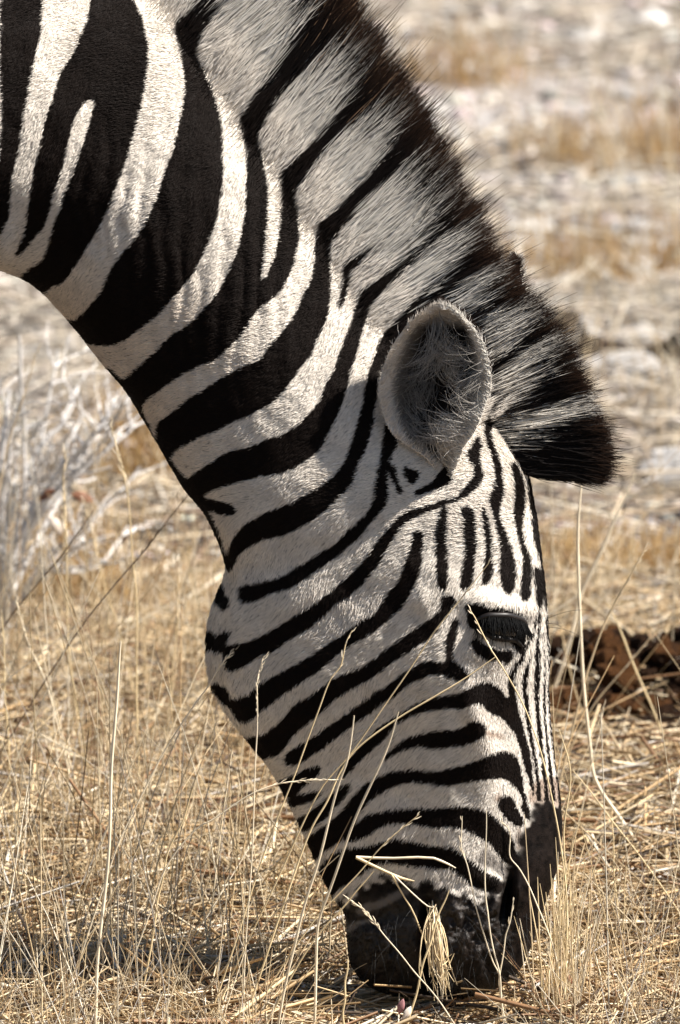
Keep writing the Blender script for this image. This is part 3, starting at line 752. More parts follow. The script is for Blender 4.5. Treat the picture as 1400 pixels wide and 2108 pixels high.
def build_crest_fur(N=26000):
    """coat hair that lengthens into the mane along the near and far side of the crest"""
    t = rng.uniform(0.04, .99, N); r, tp = mane_frame(t); D = tp - r; L0 = np.linalg.norm(D, axis=1); d = D / L0[:, None]
    back = np.abs(rng.normal(0, 1, N)) * 26 - 26          # how far below the mane line it roots
    sx = r[:, 0] - d[:, 0] * back; sy = r[:, 1] - d[:, 1] * back
    near = BODY[:, :250]; xs, ys = pix(near)
    # nearest skin point through a coarse bucket grid
    ok = BODY_N[:, :250, 1] < .25
    gi = np.full((300, 200), -1, int)
    flat = np.flatnonzero(ok.ravel()); bx = (xs.ravel()[flat] // 8).astype(int) + 20; by = (ys.ravel()[flat] // 8).astype(int) + 60
    m = (bx >= 0) & (bx < 200) & (by >= 0) & (by < 300); gi[by[m], bx[m]] = flat[m]
    k = gi[np.clip((sy // 8).astype(int) + 60, 0, 299), np.clip((sx // 8).astype(int) + 20, 0, 199)]
    keep = (k >= 0) & ((t < .80) | ((back < -12) & (rng.random(N) < .5))); k = k[keep]; t = t[keep]; d = d[keep]; back = back[keep]; L0 = L0[keep]; N = len(k)
    p = near.reshape(-1, 3)[k] + rng.normal(0, .0015, (N, 3)); n = BODY_N[:, :250].reshape(-1, 3)[k]
    x, y = pix(p)
    ln = (.012 + .034 * sstep(30, -20, back)) * rng.uniform(.6, 1.2, N)
    an = .16 * noise(np.stack([t * 300, t * 0], -1), .5, 64) + rng.normal(0, .10, N)
    dd = np.stack([d[:, 0] * np.cos(an) - d[:, 1] * np.sin(an), d[:, 0] * np.sin(an) + d[:, 1] * np.cos(an)], -1)
    dw = np.stack([dd[:, 0], np.zeros(N), -dd[:, 1]], -1)
    K = np.linspace(0, 1, 5)[None, :, None]
    lift = (.10 + .10 * rng.random(N))[:, None, None]
    paths = p[:, None] + dw[:, None] * ln[:, None, None] * K + n[:, None] * ln[:, None, None] * lift * np.sin(K * 2.4) + np.array([0, .10, 0]) * ln[:, None, None] * K ** 2
    cx = x[:, None] + dd[:, None, 0] * ln[:, None] / S * np.linspace(0, 1, 5); cy = y[:, None] + dd[:, None, 1] * ln[:, None] / S * np.linspace(0, 1, 5)
    off = rng.normal(0, 2.5, (N, 1)); cx = cx - dd[:, None, 1] * off; cy = cy + dd[:, None, 0] * off
    rel = ln[:, None] / S * np.linspace(0, 1, 5) - back[:, None]
    dark = sstep(.12, .42, np.where(rel > 6, look(MAP_MANE, cx, cy), look(MAP_COAT, cx, cy)))[..., None]
    w_ = COL_W * 1.04 * rng.uniform(.8, 1.1, (N, 1, 1))
    cols = np.clip(w_ * (1 - dark) + COL_B * dark, .003, .88)
    hair('crest_fur', paths, np.tile([.00026, .00027, .00024, .00018, .00006], (N, 1)), cols, M_MANE, body)
build_crest_fur()

# ---- ears
EL = P_("985,893 965,897 945,893 930,884 916,870 897,841 876,814 850,796 820,786 790,780 762,781 730,788 700,799 670,816 640,841 623,867 610,889 604,903")
ER = P_("985,925 965,930 945,934 930,940 923,942 891,953 859,974 826,987 794,998 773,1006 743,1007 713,1004 683,996 655,983 634,964 614,942 606,923 604,909")

def ear_grid(far):
    rows = np.concatenate([np.linspace(985, 640, 90), 640 - 36 * np.sin(np.linspace(0.03, 1, 40) * math.pi / 2)])
    xl = np.interp(rows, EL[::-1, 0], EL[::-1, 1]); xr = np.interp(rows, ER[::-1, 0], ER[::-1, 1])
    a = (985 - rows) / 381.0
    nb = 70
    b = np.sin(np.linspace(-math.pi / 2, math.pi / 2, nb))
    bb = np.concatenate([b, b[::-1][1:-1]]); back = np.concatenate([np.zeros(nb), np.ones(nb - 2)])
    px = (xl + xr)[:, None] / 2 + (xr - xl)[:, None] / 2 * bb
    py = np.broadcast_to(rows[:, None], px.shape)
    yc = np.interp(a, [0, .12, .3, .6, 1], [-95, -130, -152, -165, -175])
    dep = np.interp(a, [0, .1, .25, .5, .8, 1], [6, 14, 34, 84, 58, 6])
    bowl = (1 - np.abs(bb) ** 2.6)
    y = yc[:, None] + dep[:, None] * bowl + back * (1 - bb ** 6) * 15 - 25 * (bb + 1) * np.interp(a, [0, .15, .4, .8, 1], [0, .4, 1, .9, .5])[:, None]
    y = y - (1 - back) * 7 * np.exp(-((np.abs(bb) - 0.9) / 0.12) ** 2)        # rolled rim
    y = y + 3 * noise(np.stack([px, py], -1), 0.03, 71)
    return px, py, y, a, bb, back

def build_ear(far):
    px, py, y, a, bb, back = ear_grid(far)
    A = np.broadcast_to(a[:, None], px.shape); Bb = np.broadcast_to(bb, px.shape); Bk = np.broadcast_to(back, px.shape)
    rim = np.maximum(sstep(0.62, 0.92, np.abs(Bb)), sstep(0.86, 0.97, A))
    left = sstep(0.1, -0.5, Bb)
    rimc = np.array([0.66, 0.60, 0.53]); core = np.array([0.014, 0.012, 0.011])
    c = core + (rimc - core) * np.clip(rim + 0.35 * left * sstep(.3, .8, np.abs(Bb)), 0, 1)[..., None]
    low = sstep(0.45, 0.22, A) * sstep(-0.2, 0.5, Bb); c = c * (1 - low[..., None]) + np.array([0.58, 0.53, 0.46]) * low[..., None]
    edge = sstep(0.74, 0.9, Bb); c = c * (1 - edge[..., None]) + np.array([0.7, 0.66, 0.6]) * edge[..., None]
    bk = np.array([0.62, 0.57, 0.5]) * (1 - sstep(.55, .7, A))[..., None] + np.array([0.03, 0.02, 0.016]) * sstep(.55, .7, A)[..., None]
    c = np.where((Bk > 0.5)[..., None], bk, c)
    G = at(px, py, 0.0)
    if not far:
        G[..., 1] = y * S
    else:   # the other ear, mirrored across the head and tipped a little forward
        G = at(1068 + (905 - px) * 0.26 - (py - 604) * 0.12, py - 42, 0.0); G[..., 1] = -y * S + 0.015
        br = np.array([0.035, 0.02, 0.014]); c = np.where((Bk > 0.5)[..., None], br + (np.array([0.7, 0.66, 0.6]) - br) * (sstep(-0.80, -0.93, Bb))[..., None], c)
    idx = np.arange(G.shape[0] * G.shape[1]).reshape(G.shape[:2]); p, q = idx[:-1], idx[1:]
    f = np.stack([p, np.roll(p, -1, 1), np.roll(q, -1, 1), q], -1).reshape(-1, 4)
    o = link('ear', mesh_np('ear', G.reshape(-1, 3), f, c.reshape(-1, 3)), M_SKIN, zebra)
    # short velvet all over, long hairs inside
    n = grid_normals(G)
    ctr = G.mean(1, keepdims=True)
    N = 14000 if not far else 5000
    i = rng.integers(2, G.shape[0] - 1, N); j = rng.integers(0, G.shape[1], N)
    P0 = G[i, j] + rng.normal(0, 0.0006, (N, 3)); nn = n[i, j]
    sgn = np.where(Bk[i, j] > 0.5, 1.0, -1.0) * (-1 if far else 1)
    nn = nn * np.where(np.sign(nn[:, 1]) == sgn, 1, -1)[:, None]
    d = np.stack([-0.35 * np.sign(Bb[i, j]), np.zeros(N), np.ones(N) * 0.7], -1) + rng.normal(0, 0.3, (N, 3))
    ln = rng.uniform(0.003, 0.006, N)[:, None]
    paths = np.stack([P0, P0 + (d * .4 + nn * .35) * ln, P0 + (d + nn * .5) * ln], 1)
    cc = np.clip(c[i, j] * rng.uniform(0.8, 1.3, (N, 1)), 0, .85)
    hair('ear_fuzz', paths, np.tile([0.00025, 0.0002, 0.00006], (N, 1)), np.repeat(cc[:, None], 3, 1), M_FUR, o)
    if far: return
    # inner tufts: start px, direction, spread, count, brightness
    tufts = [((985, 850), (-1.0, -.25), 40, 260, .62), ((965, 875), (-.9, -.35), 30, 260, .66), ((940, 905), (-.8, -.6), 28, 240, .64), ((920, 925), (-.55, -.8), 25, 160, .6),
             ((985, 800), (-1, .15), 34, 130, .5), ((990, 740), (-.9, .5), 30, 150, .42), ((965, 700), (-.9, .5), 30, 150, .45), ((930, 690), (-.6, .7), 30, 110, .42),
             ((890, 690), (-.2, 1), 26, 130, .5), ((860, 740), (.25, 1), 22, 140, .42), ((845, 800), (.5, .8), 24, 130, .4), ((835, 845), (.7, .5), 22, 100, .36), ((880, 760), (.2, 1), 22, 130, .48),
             ((855, 880), (.7, -.5), 20, 90, .38), ((950, 760), (-1, .2), 22, 130, .5), ((900, 650), (.1, .9), 30, 130, .34)]
    allp, allc = [], []
    inner = (Bk < 0.5)
    for (x0, y0), (dx, dy), sp, cnt, br in tufts:
        cnt = max(12, cnt // 2)
        x = rng.normal(x0, sp * .45, cnt); yv = rng.normal(y0, sp * .6, cnt)
        L = rng.uniform(35, 85, cnt); an = np.arctan2(dy, dx) + rng.normal(0, .16, cnt); cu = rng.normal(rng.normal(.3, .5), .25, cnt)
        k = np.linspace(0, 1, 6)
        aa = an[:, None] + cu[:, None] * k
        X = x[:, None] + L[:, None] * k * np.cos(aa); Yv = yv[:, None] + L[:, None] * k * np.sin(aa)
        # depth from the bowl under the root, then rising towards the opening
        ri = np.clip(np.searchsorted(-py[:, 0], -yv), 1, py.shape[0] - 1)
        half = (px[ri, 69] - px[ri, 0]) / 2; midx = (px[ri, 69] + px[ri, 0]) / 2
        ok = (np.abs(x - midx) < half * .96)
        bj = np.clip(np.searchsorted(bb[:70], np.clip((x - midx) / half, -1, 1)), 0, 69)
        yd = y[ri, bj]
        rise = np.interp(k, [0, .4, 1], [0, -14, -22])[None] * rng.uniform(.5, 1.5, (cnt, 1))
        Pp = at(X, Yv, 0.0); Pp[..., 1] = (yd[:, None] + rise) * S
        allp.append(Pp[ok]); allc.append(np.clip(np.array([1, .93, .84]) * br * (1.15 if (x0 > 900 and y0 > 840) else (.45 if abs(x0 - 890) < 45 and 700 < y0 < 860 else .85)) * rng.uniform(.55, 1.2, (cnt, 1, 1)) * np.ones((cnt, 6, 1)), 0, .85)[ok])
    Pp = np.vstack(allp); Cc = np.vstack(allc)
    hair('ear_hair', Pp, np.tile([0.00015, 0.00016, 0.00016, 0.00014, 0.0001, 0.00004], (len(Pp), 1)), Cc, M_FUR, o)
build_ear(False); build_ear(True)

# ---- eye: dark ball under a heavy lid with drooping lashes
def build_eye():
    p, n = skin_at(1030, 1292)
    bm = bmesh.new(); bmesh.ops.create_uvsphere(bm, u_segments=40, v_segments=24, radius=0.0205)
    me = bpy.data.meshes.new('eye'); bm.to_mesh(me); bm.free()
    for f in me.polygons: f.use_smooth = True
    me.transform(Matrix.Translation(Vector(p - n * 0.013)) @ Matrix.Scale(1.25, 4, (1, 0, 0)))
    eye = link('eye', me, M_EYE, zebra)
    def lid(pts, r0, name):
        c = catmull(np.array(pts, float), 40)
        P = np.array([skin_at(a, b)[0] + skin_at(a, b)[1] * hh * S for a, b, hh in c])
        for _ in range(6): P[1:-1] = (P[:-2] + 2 * P[1:-1] + P[2:]) / 4
        rr = r0 * np.sin(np.linspace(0.12, 1, 40) * math.pi * .93) ** .5
        v, q = tubes(P[None], rr[None], 12)
        link(name, mesh_np(name, v, q), M_LID, eye)
        return P
    U = lid([(976, 1282, 1), (988, 1268, 7), (1008, 1258, 12), (1036, 1256, 14), (1060, 1263, 12), (1076, 1277, 8), (1085, 1298, 2)], 0.0030, 'upper_eyelid')
    lid([(992, 1302, 2), (1012, 1313, 7), (1036, 1317, 10), (1058, 1320, 8), (1074, 1332, 2)], 0.0026, 'lower_eyelid')
    N = 380
    k = np.linspace(0, 1, 6); t = rng.uniform(0.08, 0.97, N)
    root = catmull_at(U, t * (len(U) - 1)) + rng.normal(0, .0006, (N, 3))
    L = 0.0265 * np.sin(np.clip(t * 1.05 + .18, 0, 1.2) * 2.5) ** .6 * rng.uniform(.5, 1.12, N)
    out = np.array([0.10, -1.0, -0.25]); down = np.array([0.08, -0.28, -1.0])
    fan = (t - .42)[:, None] * np.array([0.75, 0, 0]) + rng.normal(0, .13, (N, 3))
    paths = root[:, None] + L[:, None, None] * (k[None, :, None] * (1 - k[None, :, None]) * out * 1.1 + k[None, :, None] * (down + fan[:, None]))
    c = np.full((N, 6, 3), 0.0045) * rng.uniform(.6, 1.6, (N, 1, 1))
    hair('eyelashes', paths, np.tile([0.0003, 0.00028, 0.00024, 0.00018, 0.00012, 0.00004], (N, 1)), c, M_LASH, eye)
build_eye()

# ---- whiskers of the muzzle and long brow hairs
def build_whiskers():
    paths = []
    for _ in range(90):
        x = rng.uniform(735, 1090); y = rng.uniform(1870, 2020)
        p, n = skin_at(x, y)
        d = n * .8 + np.array([rng.normal(0, .35), 0, -0.5 + rng.normal(0, .3)]); d /= np.linalg.norm(d)
        L = rng.uniform(.012, .045); k = np.linspace(0, 1, 5)[:, None]
        paths.append(p + d * L * k + np.array([0, 0, -.3]) * L * k ** 2)
    for x, y, ex, ey in ((1120, 1275, 1250, 1262), (1120, 1285, 1180, 1315), (1118, 1290, 1230, 1335)):
        p, n = skin_at(x, y); q = at(ex, ey, p[1]); k = np.linspace(0, 1, 5)[:, None]
        paths.append(p * (1 - k) + q * k + np.array([0, 0, .006]) * np.sin(k * math.pi))
    paths = np.array(paths); N = len(paths)
    hair('whiskers', paths, np.tile([.00022, .0002, .00016, .0001, .00005], (N, 1)), np.full((N, 5, 3), .02) * rng.uniform(.4, 2, (N, 1, 1)), M_MANE, body)
build_whiskers()

# ---- tail, outside the photograph
def build_tail():
    c = catmull(np.array([(-1.28, 0, 1.12), (-1.36, 0, 1.0), (-1.39, 0, .8), (-1.38, .01, .6), (-1.37, .01, .42)]), 24)
    v, q = tubes(c[None], np.interp(np.linspace(0, 1, 24), [0, .5, .8, 1], [.03, .02, .03, .004])[None], 10)
    k = sstep(-.2, .2, np.sin(v[:, 2] * 80))[:, None]; k = np.maximum(k, (v[:, 2:3] < .72) * 1.0)
    link('tail', mesh_np('tail', v, q, COL_W * (1 - k) + COL_B * k), M_SKIN, zebra)
build_tail()
# ------------------------------------------------------------------ dry grass, litter, stones
STRAW = np.array([(0.70, 0.54, 0.32), (0.76, 0.63, 0.43), (0.62, 0.475, 0.29), (0.80, 0.71, 0.55), (0.52, 0.35, 0.18), (0.58, 0.53, 0.47), (0.27, 0.15, 0.075), (0.075, 0.052, 0.036)])
def straw_colours(n, p=(.22, .24, .16, .14, .10, .06, .05, .03)):
    c = STRAW[rng.choice(len(STRAW), n, p=np.array(p) / sum(p))]
    return np.clip(c * rng.uniform(.68, 1.05, (n, 1)), 0.01, .85)
M_STRAW = material('dry_straw', 0.55, 0.35, attr='col', noise_scale=60, noise_amt=0.15)
M_STONE = material('pale_calcrete_stone', 0.9, 0.2, base=(0.56, 0.535, 0.50), noise_scale=22, noise_amt=0.35, bump=(60, .6, .006))
M_STONE_GREY = material('grey_calcrete_stone', 0.9, 0.2, base=(0.42, 0.40, 0.38), noise_scale=18, noise_amt=0.4, bump=(60, .6, .006))
M_STONE_WHITE = material('white_quartz_stone', 0.75, 0.3, base=(0.80, 0.78, 0.75), noise_scale=30, noise_amt=0.2, bump=(80, .4, .004))
M_DUNG = material('dry_fibrous_dung', 0.95, 0.1, base=(0.060, 0.030, 0.016), noise_scale=8, noise_amt=0.9, bump=(30, 1.0, .05))
M_DUNG_RED = material('broken_reddish_dung', 0.95, 0.1, base=(0.17, 0.075, 0.028), noise_scale=9, noise_amt=0.8, bump=(30, 1.0, .05))
M_CLOD = material('dark_earth_clod', 0.95, 0.1, base=(0.055, 0.042, 0.035), noise_scale=40, noise_amt=0.6, bump=(90, .8, .006))
M_TWIG = material('bleached_twig', 0.8, 0.2, base=(0.58, 0.555, 0.53), noise_scale=45, noise_amt=0.35, bump=(150, .4, .002))
M_LEAF = material('dry_red_brown_leaf', 0.6, 0.3, base=(0.20, 0.085, 0.045), noise_scale=80, noise_amt=0.4)
M_LEAF_PALE = material('pale_bleached_leaf', 0.6, 0.3, base=(0.72, 0.63, 0.54), noise_scale=80, noise_amt=0.2)
M_LEAF_PINK = material('dull_pink_leaf', 0.6, 0.3, base=(0.36, 0.17, 0.17), noise_scale=80, noise_amt=0.25)

def view_half_width(Y): return 0.33 * (9 + Y) / 9.0

def scatter(n, y0, y1, margin=0.25, power=1.0):
    Y = y0 + (y1 - y0) * rng.random(n) ** power
    X = rng.uniform(-1, 1, n) * (view_half_width(Y) + margin)
    return X, Y

def bent(X, Y, L, lean, az, sag, K):
    """stems rooted on the ground: lean from the vertical, azimuth, sag along the length"""
    k = np.linspace(0, 1, K)[None]
    th = lean[:, None] + sag[:, None] * k
    ds = L[:, None] / (K - 1)
    h = np.concatenate([np.zeros((len(X), 1)), np.cumsum(np.sin(th[:, :-1]) * ds, 1)], 1); v = np.concatenate([np.zeros((len(X), 1)), np.cumsum(np.cos(th[:, :-1]) * ds, 1)], 1)
    return np.stack([X[:, None] + h * np.cos(az)[:, None], Y[:, None] + h * np.sin(az)[:, None], ground_h(X, Y)[:, None] - .004 + v], -1)

def clumped(X, Y, f, thr, seed, soft=.25):
    d = noise(np.stack([X, Y], -1), f, seed)
    return rng.random(len(X)) < sstep(thr - soft, thr + soft, d)

def under_muzzle(X, Y):       # nothing grows through the head
    return (Y > -0.09) & (Y < 0.09) & (X > -0.03) & (X < 0.23)

def build_litter():
    parts = []
    for n, y0, y1, mg, rr in ((36000, -0.75, 2.2, .2, (.0005, .0014)), (7000, -0.3, 2.4, .2, (.0014, .0026)), (9000, 2.0, 5.0, .3, (.0012, .0028)), (3500, 4.5, 9.5, .5, (.002, .004)), (7000, -1.2, 9.5, 2.2, (.0012, .0024))):
        X, Y = scatter(n, y0, y1, mg)
        bare = noise(np.stack([X, Y], -1), 1.1, 21) + .35 * noise(np.stack([X, Y], -1), 3.2, 22)
        lim = np.interp(Y, [0, 1.2, 2.5, 9], [-1.2, -.7, -.05, .15])
        keep = bare > lim - .25 * rng.random(n); X, Y = X[keep], Y[keep]; n = len(X)
        L = rng.gamma(3, .026, n) * np.where(rr[0] > .0013, 1.5, 1.0) + .02; az = rng.uniform(0, 2 * math.pi, n); tilt = rng.normal(0.06, .17, n)
        z = ground_h(X, Y) + rng.random(n) ** 1.6 * .045 * np.interp(Y, [0, 2, 5], [1, .8, .4]) * np.where((Y < .1) & (X > -.05) & (X < .2), .25, 1) + .004
        k = np.linspace(-.5, .5, 3)[None]
        cur = rng.normal(0, .10, n)[:, None] * (.25 - k * k) * L[:, None]
        dx, dy = np.cos(az)[:, None], np.sin(az)[:, None]
        P = np.stack([X[:, None] + dx * k * L[:, None] - dy * cur, Y[:, None] + dy * k * L[:, None] + dx * cur, z[:, None] + np.tan(tilt)[:, None] * k * L[:, None] + cur * .3], -1)
        P[..., 2] = np.maximum(P[..., 2], ground_h(P[..., 0], P[..., 1]) + .001)
        R = rng.uniform(*rr, n)[:, None] * np.array([1, 1.05, .7])[None]
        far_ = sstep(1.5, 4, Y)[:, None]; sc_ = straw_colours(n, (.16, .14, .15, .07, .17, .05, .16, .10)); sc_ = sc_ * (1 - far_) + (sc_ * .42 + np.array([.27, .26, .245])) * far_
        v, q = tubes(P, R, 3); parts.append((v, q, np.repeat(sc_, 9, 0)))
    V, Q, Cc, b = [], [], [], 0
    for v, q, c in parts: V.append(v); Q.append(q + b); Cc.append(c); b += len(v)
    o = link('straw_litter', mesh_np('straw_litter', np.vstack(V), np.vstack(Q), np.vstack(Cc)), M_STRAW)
    tag(o, 'flattened dry straw littering the ground under the zebra', 'straw', kind='stuff')
build_litter()

def build_grass():
    parts = []
    def add(n, y0, y1, mg, Lr, rr, leans, seed, f, thr, K=5, p=None, front=True):
        X, Y = scatter(n, y0, y1, mg)
        gx, gy = pix(np.stack([X, Y, 0 * X], -1)); open_ = (gx > 1120) & (gy > 1380) & (gy < 1900) & (rng.random(n) < .85)
        keep = clumped(X, Y, f, thr, seed) & ~under_muzzle(X, Y) & ~open_; X, Y = X[keep], Y[keep]; n = len(X)
        L = rng.uniform(*Lr, n) * (.7 + .5 * rng.random(n)); az = rng.uniform(0, 2 * math.pi, n)
        L = np.where((Y < .05) & (X > -.06) & (X < .2), L * .28, L)      # cropped where the zebra feeds
        lean = np.abs(rng.normal(leans[0], leans[1], n)); sag = rng.normal(.18, .28, n)
        P = bent(X, Y, L, lean, az, sag, K)
        R = rng.uniform(*rr, n)[:, None] * np.linspace(1, .45, K)[None]
        v, q = tubes(P, R, 3); c = straw_colours(n) if p is None else straw_colours(n, p)
        parts.append((v, q, np.repeat(c, 3 * K, 0)))
    # tall thin stems left of and behind the head
    add(2300, -.35, 1.6, .25, (.14, .36), (.0005, .0011), (.22, .34), 81, 3.0, -.15)
    # knee-deep tangle at the front
    add(6500, -.55, .45, .2, (.05, .15), (.00045, .001), (.7, .5), 82, 4.0, -.5)
    add(7000, .3, 2.2, .25, (.04, .14), (.0004, .0009), (.45, .4), 83, 3.0, -.2)
    # fine dark stems
    add(1600, -.45, 1.4, .2, (.06, .22), (.0003, .0005), (.4, .35), 84, 4.0, -.2, p=(0, 0, .1, 0, .1, .1, .4, .5))
    # tussocks further back
    add(2600, 1.8, 6.5, .4, (.10, .26), (.0007, .0014), (.35, .25), 85, 1.6, .5, p=(.35, .2, .2, .1, .15, 0, .05, 0))
    add(900, 6.0, 9.5, .6, (.12, .28), (.001, .002), (.35, .25), 86, 1.2, .55, p=(.35, .2, .2, .1, .15, 0, .05, 0))
    add(2500, -1.0, 9.5, 2.2, (.10, .26), (.0009, .0016), (.35, .25), 87, 1.6, .1)
    # tussocks seen right of the mane, right of the brow and left of the throat
    for px, py, wd, n, Lr in ((1110, 540, .08, 70, (.06, .13)), (1230, 545, .10, 90, (.06, .14)), (1350, 535, .08, 80, (.06, .15)), (1300, 1200, .09, 200, (.05, .10)), (1180, 1185, .07, 140, (.05, .10)), (1390, 1190, .06, 120, (.05, .09)),
                              (330, 1000, .10, 200, (.08, .2)), (150, 1250, .10, 220, (.08, .18)), (1390, 300, .1, 160, (.08, .16)), (950, 150, .12, 180, (.06, .14)), (1180, 320, .1, 150, (.05, .12))):
        c0 = at(px, py, float(ground_y(py)))
        X = c0[0] + rng.normal(0, wd * .5, n); Y = c0[1] + rng.normal(0, wd * .6, n)
        P = bent(X, Y, rng.uniform(*Lr, n), np.abs(rng.normal(.3, .25, n)), rng.uniform(0, 6.28, n), rng.normal(.2, .3, n), 5)
        v, q = tubes(P, rng.uniform(.0008, .0016, n)[:, None] * np.linspace(1, .45, 5)[None], 3)
        parts.append((v, q, np.repeat(straw_colours(n, (.4, .15, .25, .05, .3, 0, .10, 0)) * [.80, .68, .48], 15, 0)))
    V, Q, Cc, b = [], [], [], 0
    for v, q, c in parts: V.append(v); Q.append(q + b); Cc.append(c); b += len(v)
    o = link('dry_grass', mesh_np('dry_grass', np.vstack(V), np.vstack(Q), np.vstack(Cc)), M_STRAW)
    tag(o, 'thin dry golden grass standing all over the ground', 'grass', kind='stuff')
build_grass()

def stone_mesh(name, sub, seed, flat=.6, rough=.28):
    bm = bmesh.new(); bmesh.ops.create_icosphere(bm, subdivisions=sub, radius=1)
    for v in bm.verts:
        p = np.array(v.co)
        d = 1 + rough * float(noise(p[None], 1.1, seed)[0]) + rough * .6 * float(noise(p[None], 2.4, seed + 1)[0]) + rough * .25 * float(noise(p[None], 6, seed + 2)[0])
        v.co = Vector(p * d); v.co.z *= flat
    me = bpy.data.meshes.new(name); bm.to_mesh(me); bm.free()
    for f in me.polygons: f.use_smooth = sub > 2
    return me

def build_pebbles():
    base = [stone_mesh('pebble', 1, s) for s in range(3)]
    V, Q, b = [], [], 0
    for n, y0, y1, mg, r in ((1500, -.3, 2.5, .3, (.002, .009)), (5600, 2.0, 9.5, .4, (.004, .024)), (1500, 0, 9.5, 2.0, (.005, .018))):
        X, Y = scatter(n, y0, y1, mg); Z = ground_h(X, Y)
        R = r[0] + (r[1] - r[0]) * rng.random(n) ** 2.2
        for i in range(n):
            me = base[i % 3]
            co = np.empty(len(me.vertices) * 3, np.float32); me.vertices.foreach_get('co', co); co = co.reshape(-1, 3)
            a = rng.uniform(0, 6.28); ca, sa = math.cos(a), math.sin(a)
            rot = np.stack([co[:, 0] * ca - co[:, 1] * sa, co[:, 0] * sa + co[:, 1] * ca * .8, co[:, 2]], -1) * R[i]
            V.append(rot + [X[i], Y[i], Z[i] + R[i] * .2])
            f = np.empty(len(me.polygons) * 3, np.int32); me.polygons.foreach_get('vertices', f); Q.append(f.reshape(-1, 3) + b); b += len(co)
    cols = np.repeat(np.clip(np.array([.52, .48, .44]) * np.where(rng.random((len(V), 1)) < .18, rng.uniform(.15, .4, (len(V), 1)), rng.uniform(.55, 1.3, (len(V), 1))) * (1 + rng.normal(0, .04, (len(V), 3))), .05, .8), len(V[0]), 0)
    o = link('pebbles', mesh_np('pebbles', np.vstack(V), np.vstack(Q), cols, smooth=False), material('pebble_mix', .9, .2, attr='col', noise_scale=60, noise_amt=.25))
    tag(o, 'small pale gravel and pebbles strewn over the soil', 'gravel', kind='stuff')
    for m in base: bpy.data.meshes.remove(m)
build_pebbles()

# ---- larger stones
def place_on_ground(o, px, py, sink=0.0):
    Y = float(ground_y(py)); p = at(px, py, Y)
    o.location = (p[0], p[1], float(ground_h(p[0], p[1])) + sink)

def stone(px, py, size, mat, label, seed, flat=.6, rot=0.0, group=None, sx=1.0, me=None):
    me = me or stone_mesh('stone', 3, seed, flat)
    o = link('stone', me, mat)
    o.scale = (size * sx, size, size); o.rotation_euler = (0, 0, rot)
    place_on_ground(o, px, py, size * .22)
    tag(o, label, 'stone', group)
    return o
stone(1338, 1745, .035, M_STONE_WHITE, 'jagged white and grey stone at the right edge beside the muzzle', 1, .75, .4, sx=1.3)
stone(402, 1925, .011, M_STONE_WHITE, 'small white stone low on the left deep in the straw', 2, .7)
stone(232, 1400, .013, M_STONE_WHITE, 'small white stone left of the jaw behind thin stems', 3, .7)
stone(1335, 22, .030, M_STONE_WHITE, 'bright white blurred stone at the top right corner', 4, .9)
stone(1180, 1958, .022, M_STONE_WHITE, 'flat white stone chip just right of the muzzle', 5, .35, .5, sx=1.5)
stone(1258, 775, .055, M_STONE_GREY, 'broad blue grey stone right of the forelock', 6, .55, .3, sx=1.2)
stone(1385, 985, .05, M_STONE_GREY, 'grey stone at the right edge level with the forelock', 7, .6)
stone(1375, 940, .022, M_STONE_WHITE, 'white pebble sized stone above the grey stone at right edge', 8, .8)
stone(300, 745, .045, M_STONE, 'round pale stone under the throat behind the dead shrub', 9, .8)
stone(1300, 520, .04, M_STONE, 'pale stone in the golden tussock right of the mane', 10, .6)
shared = [stone_mesh('stone', 2, 50 + k, .4, .4) for k in range(5)]
rows_ = ((30, 180, 'near the top of the photo'), (200, 360, 'level with the top of the mane'), (380, 540, 'level with the middle of the mane'), (600, 740, 'level with the ear'))
k = 0
for y0, y1, row in rows_:
    for side in (0, 1):
        for tone, mt in (('pale', M_STONE), ('dark grey', M_STONE_GREY)):
            py = rng.uniform(y0, y1); lo = 790 + max(0, (py - 100)) * .62; mid = (lo + 1390) / 2
            px = rng.uniform(lo, mid - 30) if side == 0 else rng.uniform(mid + 30, 1385)
            where = 'just right of the mane' if side == 0 else 'towards the right edge'
            stone(px, py, rng.uniform(.02, .042), mt, f'{tone} blurred stone {where}, {row}', 0, rot=rng.uniform(0, 6), group='blurred stones behind the mane', me=shared[k % 5].copy(), sx=rng.uniform(.8, 1.5)); k += 1

# ---- dung heap and clods
def lump(name, loc, size, mat, seed, parent=None, flat=.8):
    o = link(name, stone_mesh(name, 3, seed, flat, .62), mat)
    if parent is not None:
        o.parent = parent
    o.location = loc; o.scale = (size, size, size); o.rotation_euler = (rng.uniform(-.3, .3), rng.uniform(-.3, .3), rng.uniform(0, 6))
    return o
Yd = float(ground_y(1525)); pd = at(1285, 1525, Yd)
heap = empty('dung_heap', (pd[0], pd[1], 0)); tag(heap, 'heap of dark brown dung balls right of the nose', 'dung')
for k in range(210):
    a = rng.uniform(0, 2 * math.pi); r = math.sqrt(rng.random())
    x, y = r * .20 * math.cos(a) + .02, r * .20 * math.sin(a) + .12
    h = max(0, .075 * (1 - r * r)) * rng.uniform(.5, 1.15)
    lump('dung_ball', (x, y, .018 + h), rng.uniform(.007, .019), M_DUNG if k % 2 else M_DUNG_RED, 100 + k, heap)
for px, py, sz, lab in ((1216, 735, .036, 'dark clod among golden stems just right of the mane'), (1396, 742, .04, 'dark clod cut by the right edge of the photo'), (1380, 1525, .03, 'blackish clod at the right end of the dung heap'), (1172, 690, .03, 'brown clod right behind the mane fringe')):
    p = at(px, py, float(ground_y(py)))
    o = lump('earth_clod', (p[0], p[1], float(ground_h(p[0], p[1])) + sz * .5), sz, M_CLOD, int(px), None, .95)
    tag(o, lab, 'clod')

